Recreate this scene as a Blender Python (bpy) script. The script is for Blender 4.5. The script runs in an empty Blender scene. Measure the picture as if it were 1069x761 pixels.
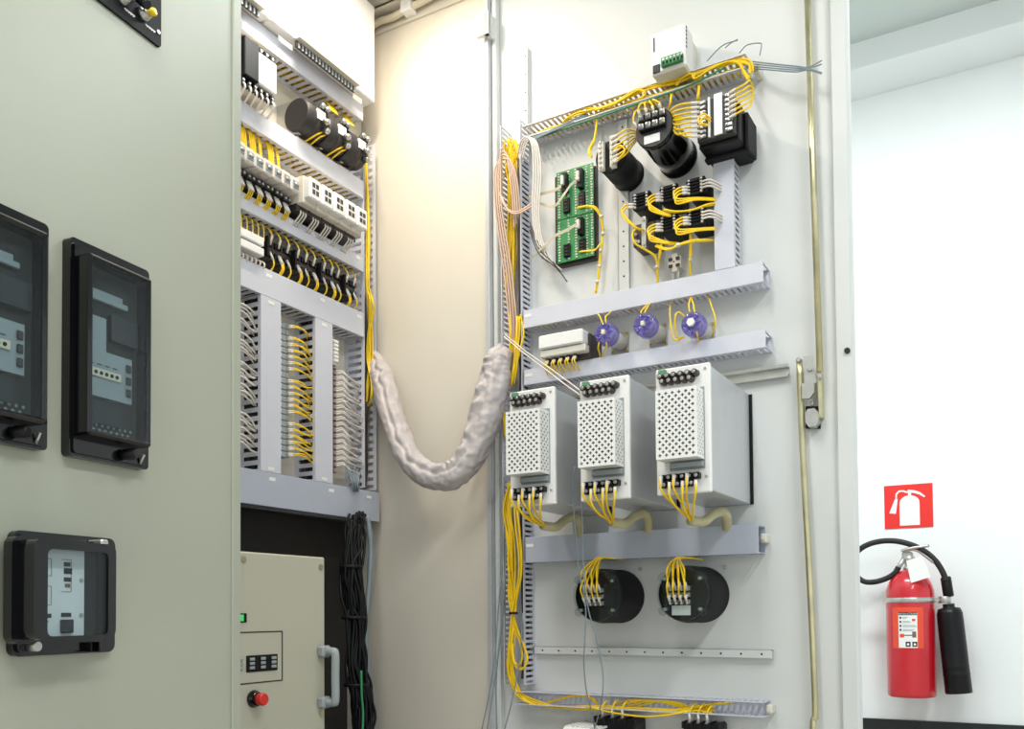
import bpy, math, random
from mathutils import Vector
random.seed(7)
S = bpy.context.scene
COL = S.collection
# ---------------------------------------------------------------- camera
FPX, PITCH, ROLL, CX, CY, CAMZ = 923.0, .02897, .00762, 534.5, 613.0, 0.45
cam_d = bpy.data.cameras.new('camera'); cam = bpy.data.objects.new('camera', cam_d); COL.objects.link(cam)
cam_d.sensor_fit = 'HORIZONTAL'; cam_d.sensor_width = 36.0
cam_d.lens = FPX * 36.0 / 1069.0
cam_d.shift_x = 0.0; cam_d.shift_y = (CY - 380.5) / 1069.0
cam_d.clip_start = .02; cam_d.clip_end = 60
from mathutils import Matrix
cam.matrix_world = (Matrix.Translation((0, 0, CAMZ)) @ Matrix.Rotation(math.pi/2 + PITCH, 4, 'X') @ Matrix.Rotation(-ROLL, 4, 'Z'))
S.camera = cam
# ---------------------------------------------------------------- view, world
S.view_settings.view_transform = 'Standard'; S.view_settings.look = 'None'
S.view_settings.gamma = 1.0; S.view_settings.use_curve_mapping = False
S.view_settings.exposure = 0.56
wd = bpy.data.worlds.new('room_ambient'); S.world = wd; wd.use_nodes = True
bgn = wd.node_tree.nodes['Background']; bgn.inputs[0].default_value = (.92, .965, 1.0, 1); bgn.inputs[1].default_value = .78
# ---------------------------------------------------------------- planes of the place
cp, sp, cr, sr = math.cos(PITCH), math.sin(PITCH), math.cos(ROLL), math.sin(ROLL)
def ray(px, py):
    xr = (px - CX)/FPX; u = -(py - CY)/FPX
    x = cr*xr + sr*u; up = -sr*xr + cr*u
    return (x, cp - sp*up, sp + cp*up)
class Frame:
    """upright plane: local x runs along it to the viewer's right, y goes into it, z is up"""
    def __init__(s, ox, oy, yaw):
        s.o = (ox, oy); s.u = (math.sin(yaw), math.cos(yaw)); s.n = (-s.u[1], s.u[0])
        s.rot = math.atan2(s.u[1], s.u[0])
    def w(s, p):
        return Vector((s.o[0]+s.u[0]*p[0]+s.n[0]*p[1], s.o[1]+s.u[1]*p[0]+s.n[1]*p[1], p[2]))
    def at(s, px, py, off=0.0):
        r = ray(px, py); y = -off
        bx = s.o[0]+s.n[0]*y; by = s.o[1]+s.n[1]*y
        det = s.u[0]*(-r[1]) + r[0]*s.u[1]
        a = (bx*r[1] - r[0]*by)/det
        t = (-s.u[0]*by + bx*s.u[1])/det
        return Vector((a, y, CAMZ + t*r[2]))
YC = math.radians(29.18); YD = math.radians(-59.42) + math.pi
FD = Frame(-.02905, 2.09119, YD)                      # inner face of the open door, origin at its hinge edge
_r = ray(506, 380); HC = (_r[0]/_r[1]*2.085, 2.085)
FC = Frame(HC[0], HC[1], YC)                          # cabinet front plane, origin at its right front corner
FS = Frame(HC[0], HC[1], YC + math.pi/2)              # inner face of the cabinet's right side
_e = FC.w((-.772, 0, 0))
FL = Frame(_e[0], _e[1], math.radians(23))            # closed door
_r = ray(950, 500)
FW = Frame(_r[0]*3.1, _r[1]*3.1, YC + math.pi/2)      # room wall
F0 = Frame(0, 0, math.pi/2)                           # world axes
# ---------------------------------------------------------------- lamps of the room
def area(name, frame, p, sx, sy, power, col, rotz=0.0):
    d = bpy.data.lights.new(name, 'AREA'); d.shape = 'RECTANGLE'; d.size = sx; d.size_y = sy; d.energy = power; d.color = col
    o = bpy.data.objects.new(name, d); COL.objects.link(o); o.location = frame.w(p); o.rotation_euler = (0, 0, frame.rot + rotz)
    return o
CEIL = FW.at(890, 46, .2)[2]
area('ceiling_light_glow', FC, (-1.75, -.42, CEIL-.075), 1.5, .26, 15.5, (1, 1, .985))
area('ceiling_light_glow', FC, (-1.5, -1.85, CEIL-.075), 1.5, .26, 22, (.97, 1, .995))
area('ceiling_light_glow', FW, (.1, -1.2, CEIL-.075), 1.5, .26, 26, (.94, .99, 1.0))
# ---------------------------------------------------------------- materials
def lin(c):
    return tuple((v/255/12.92 if v/255 <= .04045 else ((v/255+.055)/1.055)**2.4) for v in c)
MATS = {}
def mat(name, rgb, rough=.5, metal=0.0, var=.04, scale=30, bump=0.0, bscale=200, coat=0.0, spec=.5, emit=None, stretch=None):
    m = bpy.data.materials.new(name); m.use_nodes = True; nt = m.node_tree; b = nt.nodes['Principled BSDF']
    c = lin(rgb)
    tc = nt.nodes.new('ShaderNodeTexCoord'); mp = nt.nodes.new('ShaderNodeMapping'); nt.links.new(tc.outputs['Object'], mp.inputs[0])
    if stretch: mp.inputs['Scale'].default_value = stretch
    n = nt.nodes.new('ShaderNodeTexNoise'); n.inputs['Scale'].default_value = scale; n.inputs['Detail'].default_value = 4
    nt.links.new(mp.outputs[0], n.inputs['Vector'])
    r = nt.nodes.new('ShaderNodeValToRGB')
    r.color_ramp.elements[0].position = .3; r.color_ramp.elements[1].position = .7
    r.color_ramp.elements[0].color = (*[max(0, v*(1-var)) for v in c], 1); r.color_ramp.elements[1].color = (*[min(1, v*(1+var)) for v in c], 1)
    nt.links.new(n.outputs['Fac'], r.inputs[0]); nt.links.new(r.outputs[0], b.inputs['Base Color'])
    b.inputs['Roughness'].default_value = rough; b.inputs['Metallic'].default_value = metal
    b.inputs['Coat Weight'].default_value = coat; b.inputs['Specular IOR Level'].default_value = spec
    if bump:
        n2 = nt.nodes.new('ShaderNodeTexNoise'); n2.inputs['Scale'].default_value = bscale; n2.inputs['Detail'].default_value = 3
        nt.links.new(mp.outputs[0], n2.inputs['Vector'])
        bp = nt.nodes.new('ShaderNodeBump'); bp.inputs['Strength'].default_value = bump; bp.inputs['Distance'].default_value = .002
        nt.links.new(n2.outputs['Fac'], bp.inputs['Height']); nt.links.new(bp.outputs[0], b.inputs['Normal'])
    if emit:
        b.inputs['Emission Color'].default_value = (*c, 1); b.inputs['Emission Strength'].default_value = emit
    MATS[name] = m
    return m
def glass(name, tint, gloss_rough=.02, ior=1.45, alpha=0.0, dcol=None):
    m = bpy.data.materials.new(name); m.use_nodes = True; nt = m.node_tree; nt.nodes.clear()
    out = nt.nodes.new('ShaderNodeOutputMaterial'); tr = nt.nodes.new('ShaderNodeBsdfTransparent'); tr.inputs[0].default_value = (*lin(tint), 1)
    gl = nt.nodes.new('ShaderNodeBsdfGlossy'); gl.inputs['Roughness'].default_value = gloss_rough
    lw = nt.nodes.new('ShaderNodeLayerWeight'); lw.inputs['Blend'].default_value = .5
    pw = nt.nodes.new('ShaderNodeMath'); pw.operation = 'POWER'; pw.inputs[1].default_value = 5; nt.links.new(lw.outputs['Facing'], pw.inputs[0])
    fr = nt.nodes.new('ShaderNodeMath'); fr.operation = 'MULTIPLY_ADD'; fr.inputs[1].default_value = .7; fr.inputs[2].default_value = ((ior-1)/(ior+1))**2; nt.links.new(pw.outputs[0], fr.inputs[0])
    mx = nt.nodes.new('ShaderNodeMixShader'); nt.links.new(fr.outputs[0], mx.inputs[0])
    src = tr
    if alpha:
        df = nt.nodes.new('ShaderNodeBsdfDiffuse'); df.inputs[0].default_value = (*lin(dcol or tint), 1)
        m2 = nt.nodes.new('ShaderNodeMixShader'); m2.inputs[0].default_value = alpha
        nt.links.new(tr.outputs[0], m2.inputs[1]); nt.links.new(df.outputs[0], m2.inputs[2]); src = m2
    nt.links.new(src.outputs[0], mx.inputs[1]); nt.links.new(gl.outputs[0], mx.inputs[2]); nt.links.new(mx.outputs[0], out.inputs[0])
    MATS[name] = m
mat('paint_out_shaded', (164, 167, 152), .42, var=.015, scale=6, bump=.05, bscale=500)  # outer beige-grey, with the closed door's shade darkened into the colour
mat('paint', (212, 215, 214), .42, var=.015, scale=6, bump=.05, bscale=500)
mat('paint_in', (214, 208, 194), .45, var=.015, scale=6)
mat('panel', (186, 184, 166), .45, var=.015, scale=8)
mat('wallpaint', (236, 240, 240), .8, var=.012, scale=3, bump=.08, bscale=120)
mat('ceilpaint', (205, 214, 211), .85, var=.01, scale=3)
mat('floor', (178, 174, 166), .5, var=.06, scale=9)
mat('basebd', (22, 28, 28), .5)
mat('black', (10, 10, 13), .38, var=.1, spec=.3)
mat('blackgloss', (8, 8, 11), .16, var=.1, coat=.5, spec=.3)
mat('blackmatte', (18, 18, 21), .6, var=.15, spec=.3)
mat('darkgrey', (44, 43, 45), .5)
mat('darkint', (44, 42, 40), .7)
mat('duct', (204, 207, 218), .42, var=.02)
mat('ductgrey', (178, 185, 200), .26, var=.02)
mat('sheet', (196, 200, 204), .35, metal=.25, var=.03, scale=20)
mat('zinc', (192, 192, 188), .3, metal=.85, var=.08, scale=60)
mat('steel', (190, 190, 188), .32, metal=.9, var=.06, scale=80)
mat('brass', (190, 172, 96), .3, metal=.85, var=.12, scale=40)
mat('yellowzinc', (204, 198, 160), .3, metal=.8, var=.15, scale=25)
mat('white', (236, 236, 234), .45, var=.015)
mat('offwhite', (222, 218, 206), .45, var=.02)
mat('ivory', (216, 208, 184), .5, var=.03)
mat('yellow', (244, 206, 22), .4, var=.06, scale=60)
mat('wirewhite', (224, 218, 210), .45)
mat('wiregrey', (128, 142, 150), .45)
mat('wirebeige', (206, 178, 158), .45)
mat('wireblack', (9, 11, 14), .5, var=.2, spec=.3)
mat('wiregreen', (46, 132, 88), .45)
mat('pcb', (54, 140, 82), .4, var=.12, scale=70)
mat('red', (196, 20, 36), .3, var=.03, coat=.5)
mat('signred', (228, 40, 34), .5, var=.01)
mat('redbutton', (208, 44, 40), .35)
mat('orange', (228, 78, 52), .5)
mat('green', (40, 150, 70), .4)
mat('greengnd', (92, 150, 112), .5)
mat('sleeve', (186, 179, 178), .48, metal=.0, var=.06, scale=40, bump=.5, bscale=90, spec=.5)
mat('hose', (186, 180, 142), .4, var=.05)
mat('rubber', (24, 24, 24), .6)
mat('terminalbrown', (58, 50, 48), .45, var=.1)
mat('redterm', (128, 92, 82), .5)
mat('greyplate', (150, 158, 160), .45, var=.02)
mat('lamp', (255, 250, 240), .5, emit=3.0)
mat('greendisp', (60, 200, 110), .4, emit=.25)
glass('pane', (236, 242, 244), ior=1.42)
glass('purple', (206, 200, 240), ior=1.5, alpha=.28, dcol=(150, 146, 220))
glass('acrylic', (240, 244, 244), ior=1.4)
# ---------------------------------------------------------------- mesh builder
class MB:
    def __init__(s): s.v = []; s.f = []; s.sm = []
    def add(s, vs, fs, smooth=False):
        b = len(s.v); s.v.extend(Vector(p) for p in vs)
        for f in fs: s.f.append(tuple(b+i for i in f)); s.sm.append(smooth)
        return s
    def obox(s, O, A, B, C):
        O, A, B, C = Vector(O), Vector(A), Vector(B), Vector(C)
        if A.cross(B).dot(C) < 0: A, B = B, A
        p = [O, O+A, O+A+B, O+B, O+C, O+A+C, O+A+B+C, O+B+C]
        return s.add(p, [(3,2,1,0),(4,5,6,7),(0,1,5,4),(1,2,6,5),(2,3,7,6),(3,0,4,7)])
    def box(s, x0, x1, y0, y1, z0, z1, c=0.0):
        if x0 > x1: x0, x1 = x1, x0
        if y0 > y1: y0, y1 = y1, y0
        if z0 > z1: z0, z1 = z1, z0
        if c <= 0: return s.obox((x0,y0,z0), (x1-x0,0,0), (0,y1-y0,0), (0,0,z1-z0))
        c = min(c, (x1-x0)*.45, (y1-y0)*.45, (z1-z0)*.45)
        lo = (x0,y0,z0); hi = (x1,y1,z1); idx = {}; vs = []
        for i in range(8):
            sg = [(i >> k) & 1 for k in range(3)]
            for ax in range(3):
                p = []
                for k in range(3):
                    q = hi[k] if sg[k] else lo[k]
                    p.append(q if k == ax else (q - c if sg[k] else q + c))
                idx[(i, ax)] = len(vs); vs.append(p)
        fs = []
        ctr = Vector(((x0+x1)/2, (y0+y1)/2, (z0+z1)/2))
        def face(l):
            P = [Vector(vs[j]) for j in l]; n = (P[1]-P[0]).cross(P[2]-P[0]); m = sum(P, Vector())/len(P)
            fs.append(tuple(l) if n.dot(m-ctr) > 0 else tuple(reversed(l)))
        for ax in range(3):
            o = [k for k in range(3) if k != ax]
            for sd in (0, 1):
                face([idx[((sd << ax) | (a << o[0]) | (b << o[1]), ax)] for a, b in ((0,0),(1,0),(1,1),(0,1))])
            for a in (0, 1):
                for b in (0, 1):
                    i0 = (a << o[0]) | (b << o[1]); i1 = i0 | (1 << ax)
                    face([idx[(i0,o[0])], idx[(i1,o[0])], idx[(i1,o[1])], idx[(i0,o[1])]])
        for i in range(8): face([idx[(i,0)], idx[(i,1)], idx[(i,2)]])
        return s.add(vs, fs)
    def lathe(s, O, D, prof, n=20, smooth=True):
        """prof: (radius, distance along D)"""
        O = Vector(O); D = Vector(D).normalized()
        a = D.orthogonal().normalized(); b = D.cross(a)
        vs = []; fs = []
        for r, h in prof:
            for k in range(n):
                t = 2*math.pi*k/n; vs.append(O + D*h + (a*math.cos(t) + b*math.sin(t))*r)
        m = len(prof)
        for i in range(m-1):
            for k in range(n):
                k2 = (k+1) % n; fs.append((i*n+k, i*n+k2, (i+1)*n+k2, (i+1)*n+k))
        s.add(vs, fs, smooth)
        b0 = len(s.v) - len(vs)
        s.f.append(tuple(b0+k for k in reversed(range(n)))); s.sm.append(False)
        s.f.append(tuple(b0+(m-1)*n+k for k in range(n))); s.sm.append(False)
        return s
    def cyl(s, p0, p1, r, r1=None, n=14, c=0.0):
        p0 = Vector(p0); p1 = Vector(p1); L = (p1-p0).length; r1 = r if r1 is None else r1
        if c: return s.lathe(p0, p1-p0, [(r-c, 0), (r, c), (r1, L-c), (r1-c, L)], n)
        return s.lathe(p0, p1-p0, [(r, 0), (r1, L)], n)
    def ball(s, p, r, n=10, m=6, sq=(1,1,1)):
        p = Vector(p); vs = []; fs = []
        for i in range(m+1):
            a = math.pi*i/m
            for k in range(n):
                t = 2*math.pi*k/n
                vs.append(p + Vector((math.sin(a)*math.cos(t)*r*sq[0], math.sin(a)*math.sin(t)*r*sq[1], math.cos(a)*r*sq[2])))
        for i in range(m):
            for k in range(n): fs.append((i*n+k, (i+1)*n+k, (i+1)*n+(k+1) % n, i*n+(k+1) % n))
        return s.add(vs, fs, True)
    def tube(s, pts, r, n=6, rfun=None):
        P = [Vector(p) for p in pts]; N = len(P); vs = []; fs = []
        T = [((P[min(i+1,N-1)] - P[max(i-1,0)]).normalized() if (P[min(i+1,N-1)] - P[max(i-1,0)]).length > 1e-9 else Vector((0,0,1))) for i in range(N)]
        a = T[0].orthogonal().normalized()
        for i in range(N):
            a = (a - T[i]*a.dot(T[i]));
            a = a.normalized() if a.length > 1e-6 else T[i].orthogonal().normalized()
            b = T[i].cross(a)
            for k in range(n):
                t = 2*math.pi*k/n; rr = r if rfun is None else rfun(i/(N-1), t)
                vs.append(P[i] + (a*math.cos(t) + b*math.sin(t))*rr)
        for i in range(N-1):
            for k in range(n): fs.append((i*n+k, i*n+(k+1) % n, (i+1)*n+(k+1) % n, (i+1)*n+k))
        fs.append(tuple(reversed(range(n)))); fs.append(tuple((N-1)*n+k for k in range(n)))
        return s.add(vs, fs, True)
    def prism(s, poly, y0, y1):
        """poly in (x, z), counter-clockwise seen from -y"""
        A = sum(poly[i][0]*poly[(i+1) % len(poly)][1] - poly[(i+1) % len(poly)][0]*poly[i][1] for i in range(len(poly)))
        if A < 0: poly = poly[::-1]
        if y0 > y1: y0, y1 = y1, y0
        n = len(poly); vs = [(x, y0, z) for x, z in poly] + [(x, y1, z) for x, z in poly]
        fs = [tuple(range(n)), tuple(range(2*n-1, n-1, -1))] + [(i, n+i, n+(i+1) % n, (i+1) % n) for i in range(n)]
        return s.add(vs, fs)
    def slotted(s, O, A, B, Tn, L, h, t, pitch, slot, root, rim):
        """slotted duct wall: O corner, A along, B from base to rim, Tn thickness"""
        O, A, B, Tn = Vector(O), Vector(A), Vector(B), Vector(Tn)
        s.obox(O, A*L, B*root, Tn*t); s.obox(O + B*(h-rim), A*L, B*rim, Tn*t)
        n = max(1, int(L/pitch)); pitch = L/n; fw = pitch - slot
        for i in range(n+1):
            a0 = max(0, i*pitch - fw/2); a1 = min(L, i*pitch + fw/2)
            s.obox(O + A*a0 + B*root, A*(a1-a0), B*(h-root-rim), Tn*t)
        return s
def rrect(x0, x1, z0, z1, r, n=4):
    P = []
    for cx, cz, a in ((x1-r, z1-r, 0), (x0+r, z1-r, 90), (x0+r, z0+r, 180), (x1-r, z0+r, 270)):
        for k in range(n+1):
            t = math.radians(a + 90*k/n); P.append((cx + r*math.cos(t), cz + r*math.sin(t)))
    return P
def spline(pts, k=6):
    P = [Vector(p) for p in pts]
    if len(P) < 3: return [P[0].lerp(P[-1], i/k) for i in range(k+1)]
    out = []
    for i in range(len(P)-1):
        p0 = P[max(i-1,0)]; p1 = P[i]; p2 = P[i+1]; p3 = P[min(i+2,len(P)-1)]
        for j in range(k):
            t = j/k
            out.append(.5*((2*p1) + (p2-p0)*t + (2*p0-5*p1+4*p2-p3)*t*t + (3*p1-p0-3*p2+p3)*t**3))
    out.append(P[-1]); return out
CACHE = {}
class T:
    """a thing: an Empty at its base, parts authored in the frame's coordinates"""
    def __init__(s, name, label, cat, frame, base, group=None, kind=None):
        s.F = frame; s.base = Vector(base)
        o = bpy.data.objects.new(name, None); COL.objects.link(o); s.o = o
        o.empty_display_size = .02
        o.location = frame.w(s.base); o.rotation_euler = (0, 0, frame.rot)
        if label: o['label'] = label
        if cat: o['category'] = cat
        if group: o['group'] = group
        if kind: o['kind'] = kind
    def part(s, name, mb, m, parent=None, label=None, key=None, kind=None):
        if key and key in CACHE: me = CACHE[key]
        else:
            me = mk_mesh(name, mb, m, s.base)
            if key: CACHE[key] = me
        o = bpy.data.objects.new(name, me); COL.objects.link(o); o.parent = parent or s.o
        if label: o['label'] = label
        if kind: o['kind'] = kind
        return o
def mk_mesh(name, mb, m, base=Vector((0,0,0))):
    me = bpy.data.meshes.new(name)
    me.from_pydata([v - base for v in mb.v], [], mb.f)
    me.polygons.foreach_set('use_smooth', mb.sm); me.materials.append(MATS[m]); me.update()
    return me
def solo(name, label, cat, frame, base, mb, m, group=None, kind=None):
    """a thing that is one mesh"""
    base = Vector(base); me = mk_mesh(name, mb, m, base)
    o = bpy.data.objects.new(name, me); COL.objects.link(o)
    o.location = frame.w(base); o.rotation_euler = (0, 0, frame.rot)
    if label: o['label'] = label
    if cat: o['category'] = cat
    if group: o['group'] = group
    if kind: o['kind'] = kind
    return o
def conv(mb, Fa, Fb):
    for i, v in enumerate(mb.v):
        w = Fa.w(v); dx, dy = w[0]-Fb.o[0], w[1]-Fb.o[1]
        mb.v[i] = Vector((dx*Fb.u[0]+dy*Fb.u[1], dx*Fb.n[0]+dy*Fb.n[1], v[2]))
    return mb
# ================================================================ the room
solo('floor', 'beige floor of the switch room', None, F0, (0,0,0), MB().box(-4, 5, -4, 6, -.06, 0), 'floor', kind='structure')
solo('wall_right', 'white plastered wall behind the fire extinguisher', None, FW, (0,.05,0), MB().box(-2.4, 4.5, 0, .1, 0, CEIL), 'wallpaint', kind='structure')
solo('wall_back', 'white wall behind the cabinet', None, FC, (0,.55,0), MB().box(-4, 1.62, .5, .6, 0, CEIL), 'wallpaint', kind='structure')
solo('ceiling', 'pale grey ceiling', None, F0, (0,0,CEIL), MB().box(-4, 5, -4, 6, CEIL, CEIL+.06), 'ceilpaint', kind='structure')
zb = FW.at(890, 73, .2)[2]
solo('trim_1', 'pale boxed beam where wall meets ceiling', None, FW, (0,-.1,zb), MB().box(-2.4, 4.5, -.2, 0, zb, CEIL), 'wallpaint', kind='structure')
solo('baseboard_right', 'black baseboard along the white wall', None, FW, (0,-.006,0), MB().box(-2.4, 4.5, -.012, 0, 0, .066), 'basebd', kind='structure')
def troffer(frame, x, y, label, rotz=0):
    t = T('ceiling_light', label, 'light', frame, (x, y, CEIL-.07), 'fluorescent ceiling lights')
    t.part('housing', MB().box(x-.78, x+.78, y-.16, y+.16, CEIL-.045, CEIL).box(x-.78, x+.78, y-.16, y-.14, CEIL-.075, CEIL-.045).box(x-.78, x+.78, y+.14, y+.16, CEIL-.075, CEIL-.045), 'white')
    for k in (-1, 1):
        t.part('tube', MB().cyl((x-.74, y+k*.06, CEIL-.058), (x+.74, y+k*.06, CEIL-.058), .012, n=10), 'lamp')
troffer(FC, -1.75, -.42, 'long fluorescent ceiling light directly over the cabinet front')
troffer(FC, -1.5, -1.85, 'long fluorescent ceiling light over the aisle')
troffer(FW, .1, -1.2, 'long fluorescent ceiling light facing the extinguisher wall')
# ================================================================ cabinet shell
cab = T('electrical_cabinet', 'tall grey electrical cabinet with its right door swung wide open', 'cabinet', FC, (-.6, .2, 0))
cab.part('side_wall', MB().box(0, .02, -.005, .44, .04, 2.03), 'paint_in')
zs = FS.at(381.4, 42.7)[2]
cab.part('top_rail', MB().box(-.006, 0, .004, .42, zs, 2.0), 'paint_in')
cab.part('roof', MB().box(-1.6, .02, 0, .44, 2.0, 2.03), 'paint_in')
cab.part('roof_rail', MB().box(-.05, -.045, .02, .40, 1.975, 2.0).box(-.05, -.006, .02, .40, 1.975, 1.979), 'paint_in')
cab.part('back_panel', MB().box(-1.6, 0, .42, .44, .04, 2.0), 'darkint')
cab.part('mounting_plate', MB().box(-1.3, -.004, .365, .37, .69, 1.99), 'paint_in')
cab.part('floor_pan', MB().box(-1.6, 0, 0, .42, .04, .06), 'darkint')
cab.part('plinth', MB().box(-1.6, .02, .01, .44, 0, .04), 'darkgrey')
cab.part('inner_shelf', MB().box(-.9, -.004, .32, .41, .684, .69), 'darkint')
cab.part('front_post', MB().box(-.004, .02, -.022, -.005, .04, 2.03, .002), 'paint')
cab.part('front_lip', MB().box(-.012, -.004, -.022, -.012, .04, 2.03, .001), 'sheet')
cab.part('lintel', MB().box(-.772, .02, -.005, .02, 2.0, 2.05), 'paint')
for hz in (.085, FC.at(506, 36)[2]):
    hg = cab.part('hinge', MB().box(-.03, .02, -.034, -.02, hz-.03, hz+.025, .002).box(-.03, -.018, -.034, -.0, hz-.03, hz+.025, .001), 'paint')
    cab.part('hinge_pin', MB().cyl((.028, -.03, hz-.055), (.028, -.03, hz+.03), .006, n=10).cyl((.028,-.03,hz-.06), (.028,-.03,hz-.055), .004, n=8), 'zinc', parent=hg)
# closed door (left)
cd = cab.part('door', conv(MB().box(-1.5, 0, 0, .028, .06, 2.03, .003), FL, FC), 'paint_out_shaded', label='closed grey door carrying the windowed relays')
cab.part('edge_strip', conv(MB().box(-.0175, .002, -.004, .02, .06, 2.03, .0015), FL, FC), 'paint_out_shaded', parent=cd)
# open door (right)
od = cab.part('door', conv(MB().box(.0, .8, 0, .026, .05, 2.03, .003), FD, FC), 'paint', label='open grey door whose inner face carries ducts and modules')
cab.part('door_flange', conv(MB().box(.768, .8, -.012, 0, .05, 2.03, .003), FD, FC), 'paint', parent=od)
cab.part('door_flange', conv(MB().box(.0, .012, -.02, 0, .05, 2.03, .002), FD, FC), 'paint', parent=od)
b = FD.at(887, 366, .012)
cab.part('buffer', conv(MB().cyl((b[0]-.004,-.012,b[2]), (b[0]-.004,-.017,b[2]), .0055, n=12), FD, FC), 'rubber', parent=od)
# lock rods and latch
def dpath(F, pts, off=None): return [F.at(p[0], p[1], (p[2] if len(p) > 2 else off)) for p in pts]
u0 = FD.at(841.5, -40, .025); u1 = FD.at(856, 388, .025)
cab.part('lock_rod', conv(MB().tube([u0, u1], .0062, 10), FD, FC), 'yellowzinc', parent=od, label='upper yellow zinc lock rod')
lp = dpath(FD, [(834.5,376),(838,470),(846,620),(851,740),(849,752),(848.5,790),(849,850)], .022)
cab.part('lock_rod', conv(MB().tube(spline(lp, 4), .0062, 10), FD, FC), 'yellowzinc', parent=od, label='lower yellow zinc lock rod with a bent end')
def quad(F, pts, o0, o1):
    mb = MB(); P = [F.at(x, y, o0) for x, y in pts]; poly = [(p[0], p[2]) for p in P]
    return mb.prism(poly, -o0, -o1)
cab.part('latch_plate', conv(quad(FD, [(838.5,372),(848.5,371),(849.5,389),(853,398),(849,402),(840,402)], .03, .027), FD, FC), 'zinc', parent=od)
cab.part('latch_hook', conv(quad(FD, [(837,400),(849.5,399),(850,409),(845,416),(837,416)], .04, .03), FD, FC), 'zinc', parent=od)
cab.part('latch_bracket', conv(quad(FD, [(853,388),(857.5,388),(858,435),(855,436)], .024, .0), FD, FC), 'yellowzinc', parent=od)
cab.part('lock_seat', conv(quad(FD, [(841,424),(856,424),(856,447),(841,447)], .008, .0), FD, FC), 'black', parent=od)
cab.part('lock_body', conv(quad(FD, [(840.5,431),(843,427),(850,426),(854,430),(854.5,439),(851,445),(844,445.5),(841,441)], .03, .008), FD, FC), 'zinc', parent=od)
for x, y, o in ((833.8,376,.026),(856,393,.028),(845.5,385.5,.031),(848,421,.012)):
    p = FD.at(x, y, o); cab.part('screw', conv(MB().cyl((p[0],p[1],p[2]), (p[0],p[1]-.005,p[2]), .005, n=10, c=.0015), FD, FC), 'zinc', parent=od)
for x, y in ((648,207),(657,305),(668.5,594),(757,592),(757,148),(735,115)):
    p = FD.at(x, y, 0); cab.part('bolt', conv(MB().cyl((p[0],0,p[2]), (p[0],-.005,p[2]), .0045, n=8, c=.001), FD, FC), 'steel', parent=od)
# added lamp, out of view: warms and brightens the upper cabinet interior
lt = T('added_cabinet_lamp', 'added slim tube lamp, unseen under the cabinet roof, warming the interior', 'light', FC, (-.44, .06, 2.0))
lt.part('housing', MB().box(-.66, -.2, .035, .085, 1.985, 2.0, .002), 'white')
lt.part('tube', MB().cyl((-.64,.06,1.976), (-.22,.06,1.976), .008, n=10), 'lamp')
lo = area('added_lamp_glow', FC, (-.43, .075, 1.962), .42, .05, 5.5, (1, .86, .70))
# beige conduit at the cabinet roof
solo('conduit', 'cream conduit bending along the cabinet roof edge', 'conduit', FS, FS.at(383, 60, .02), MB().tube(spline(dpath(FS, [(382,75,.02),(383.5,40,.02),(387,29,.02),(397,22,.02),(410,18,.02),(424,10,.022),(440,2,.022),(470,-14,.022)]), 6), .0085, 10), 'ivory')
p = FS.at(424, 6, .03)
solo('cable_clamp', 'white plastic clamp holding the roof conduit', 'clamp', FS, p, MB().box(p[0]-.016, p[0]+.016, p[1]-.006, p[1]+.026, p[2]-.014, p[2]+.018, .003), 'white')
# ================================================================ wiring ducts
def duct(F, label, x0, x1, z0, z1, yb, d, vertical=False, cover=True, m='duct', pitch=.0125, slot=.006, group=None, stickers=(), cm=None, t=.002, both=True):
    k = T('wiring_duct', label, 'duct', F, (x0, yb, z0), group)
    k.part('base', MB().box(x0, x1, yb-.002, yb, z0, z1), m)
    L = (z1-z0) if vertical else (x1-x0)
    for hi in (0, 1):
        if vertical:
            mb = MB().slotted((x1-t if hi else x0, yb-.002, z0), (0,0,1), (0,-1,0), (1,0,0), L, d-.002, t, pitch, slot, d*.16, d*.14)
        else:
            mb = MB().slotted((x0, yb-.002, z1-t if hi else z0), (1,0,0), (0,-1,0), (0,0,1), L, d-.002, t, pitch, slot, d*.16, d*.14)
        k.part('slotted_wall', mb, m)
    if cover:
        e = .0015
        if vertical:
            c = MB().box(x0-e, x1+e, yb-d-.002, yb-d, z0, z1, .0006).box(x0-e, x0, yb-d, yb-d+.007, z0, z1).box(x1, x1+e, yb-d, yb-d+.007, z0, z1)
        else:
            c = MB().box(x0, x1, yb-d-.002, yb-d, z0-e, z1+e, .0006).box(x0, x1, yb-d, yb-d+.007, z0-e, z0).box(x0, x1, yb-d, yb-d+.007, z1, z1+e)
        c = k.part('cover', c, cm or m)
        for sx, sz in stickers:
            k.part('sticker', MB().box(sx-.009, sx+.009, yb-d-.0026, yb-d-.002, sz-.0035, sz+.0035), 'white', parent=c)
    return k
ZP = .365; DF = .063
GC = 'ducts inside the cabinet'
def cz(a, b): return (FC.at(*a, -.30)[2] + FC.at(*b, -.30)[2])/2
xr = -.078; xl = -.74
d1 = (cz((250,10),(379.5,108)), cz((250,28),(379.5,126)))
d2 = (cz((250,103),(379.5,190.6)), cz((250,121.3),(379.5,208.8)))
d3 = (cz((250,200),(379.8,269)), cz((250,215.6),(379.8,283)))
d4 = (cz((249,270),(380.7,326)), cz((250,297.4),(380,350.4)))
d5 = (cz((249,486.5),(396.5,516.3)), cz((249,521.8),(394.8,545.2)))
kw = dict(pitch=.0185, slot=.009, group=GC)
duct(FC, 'top horizontal wiring duct under the white controller units', xl, xr, d1[1], d1[0], ZP, DF, **kw)
duct(FC, 'horizontal wiring duct between the black instrument transformers and the relay row', xl, xr, d2[1], d2[0], ZP, DF, **kw)
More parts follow.
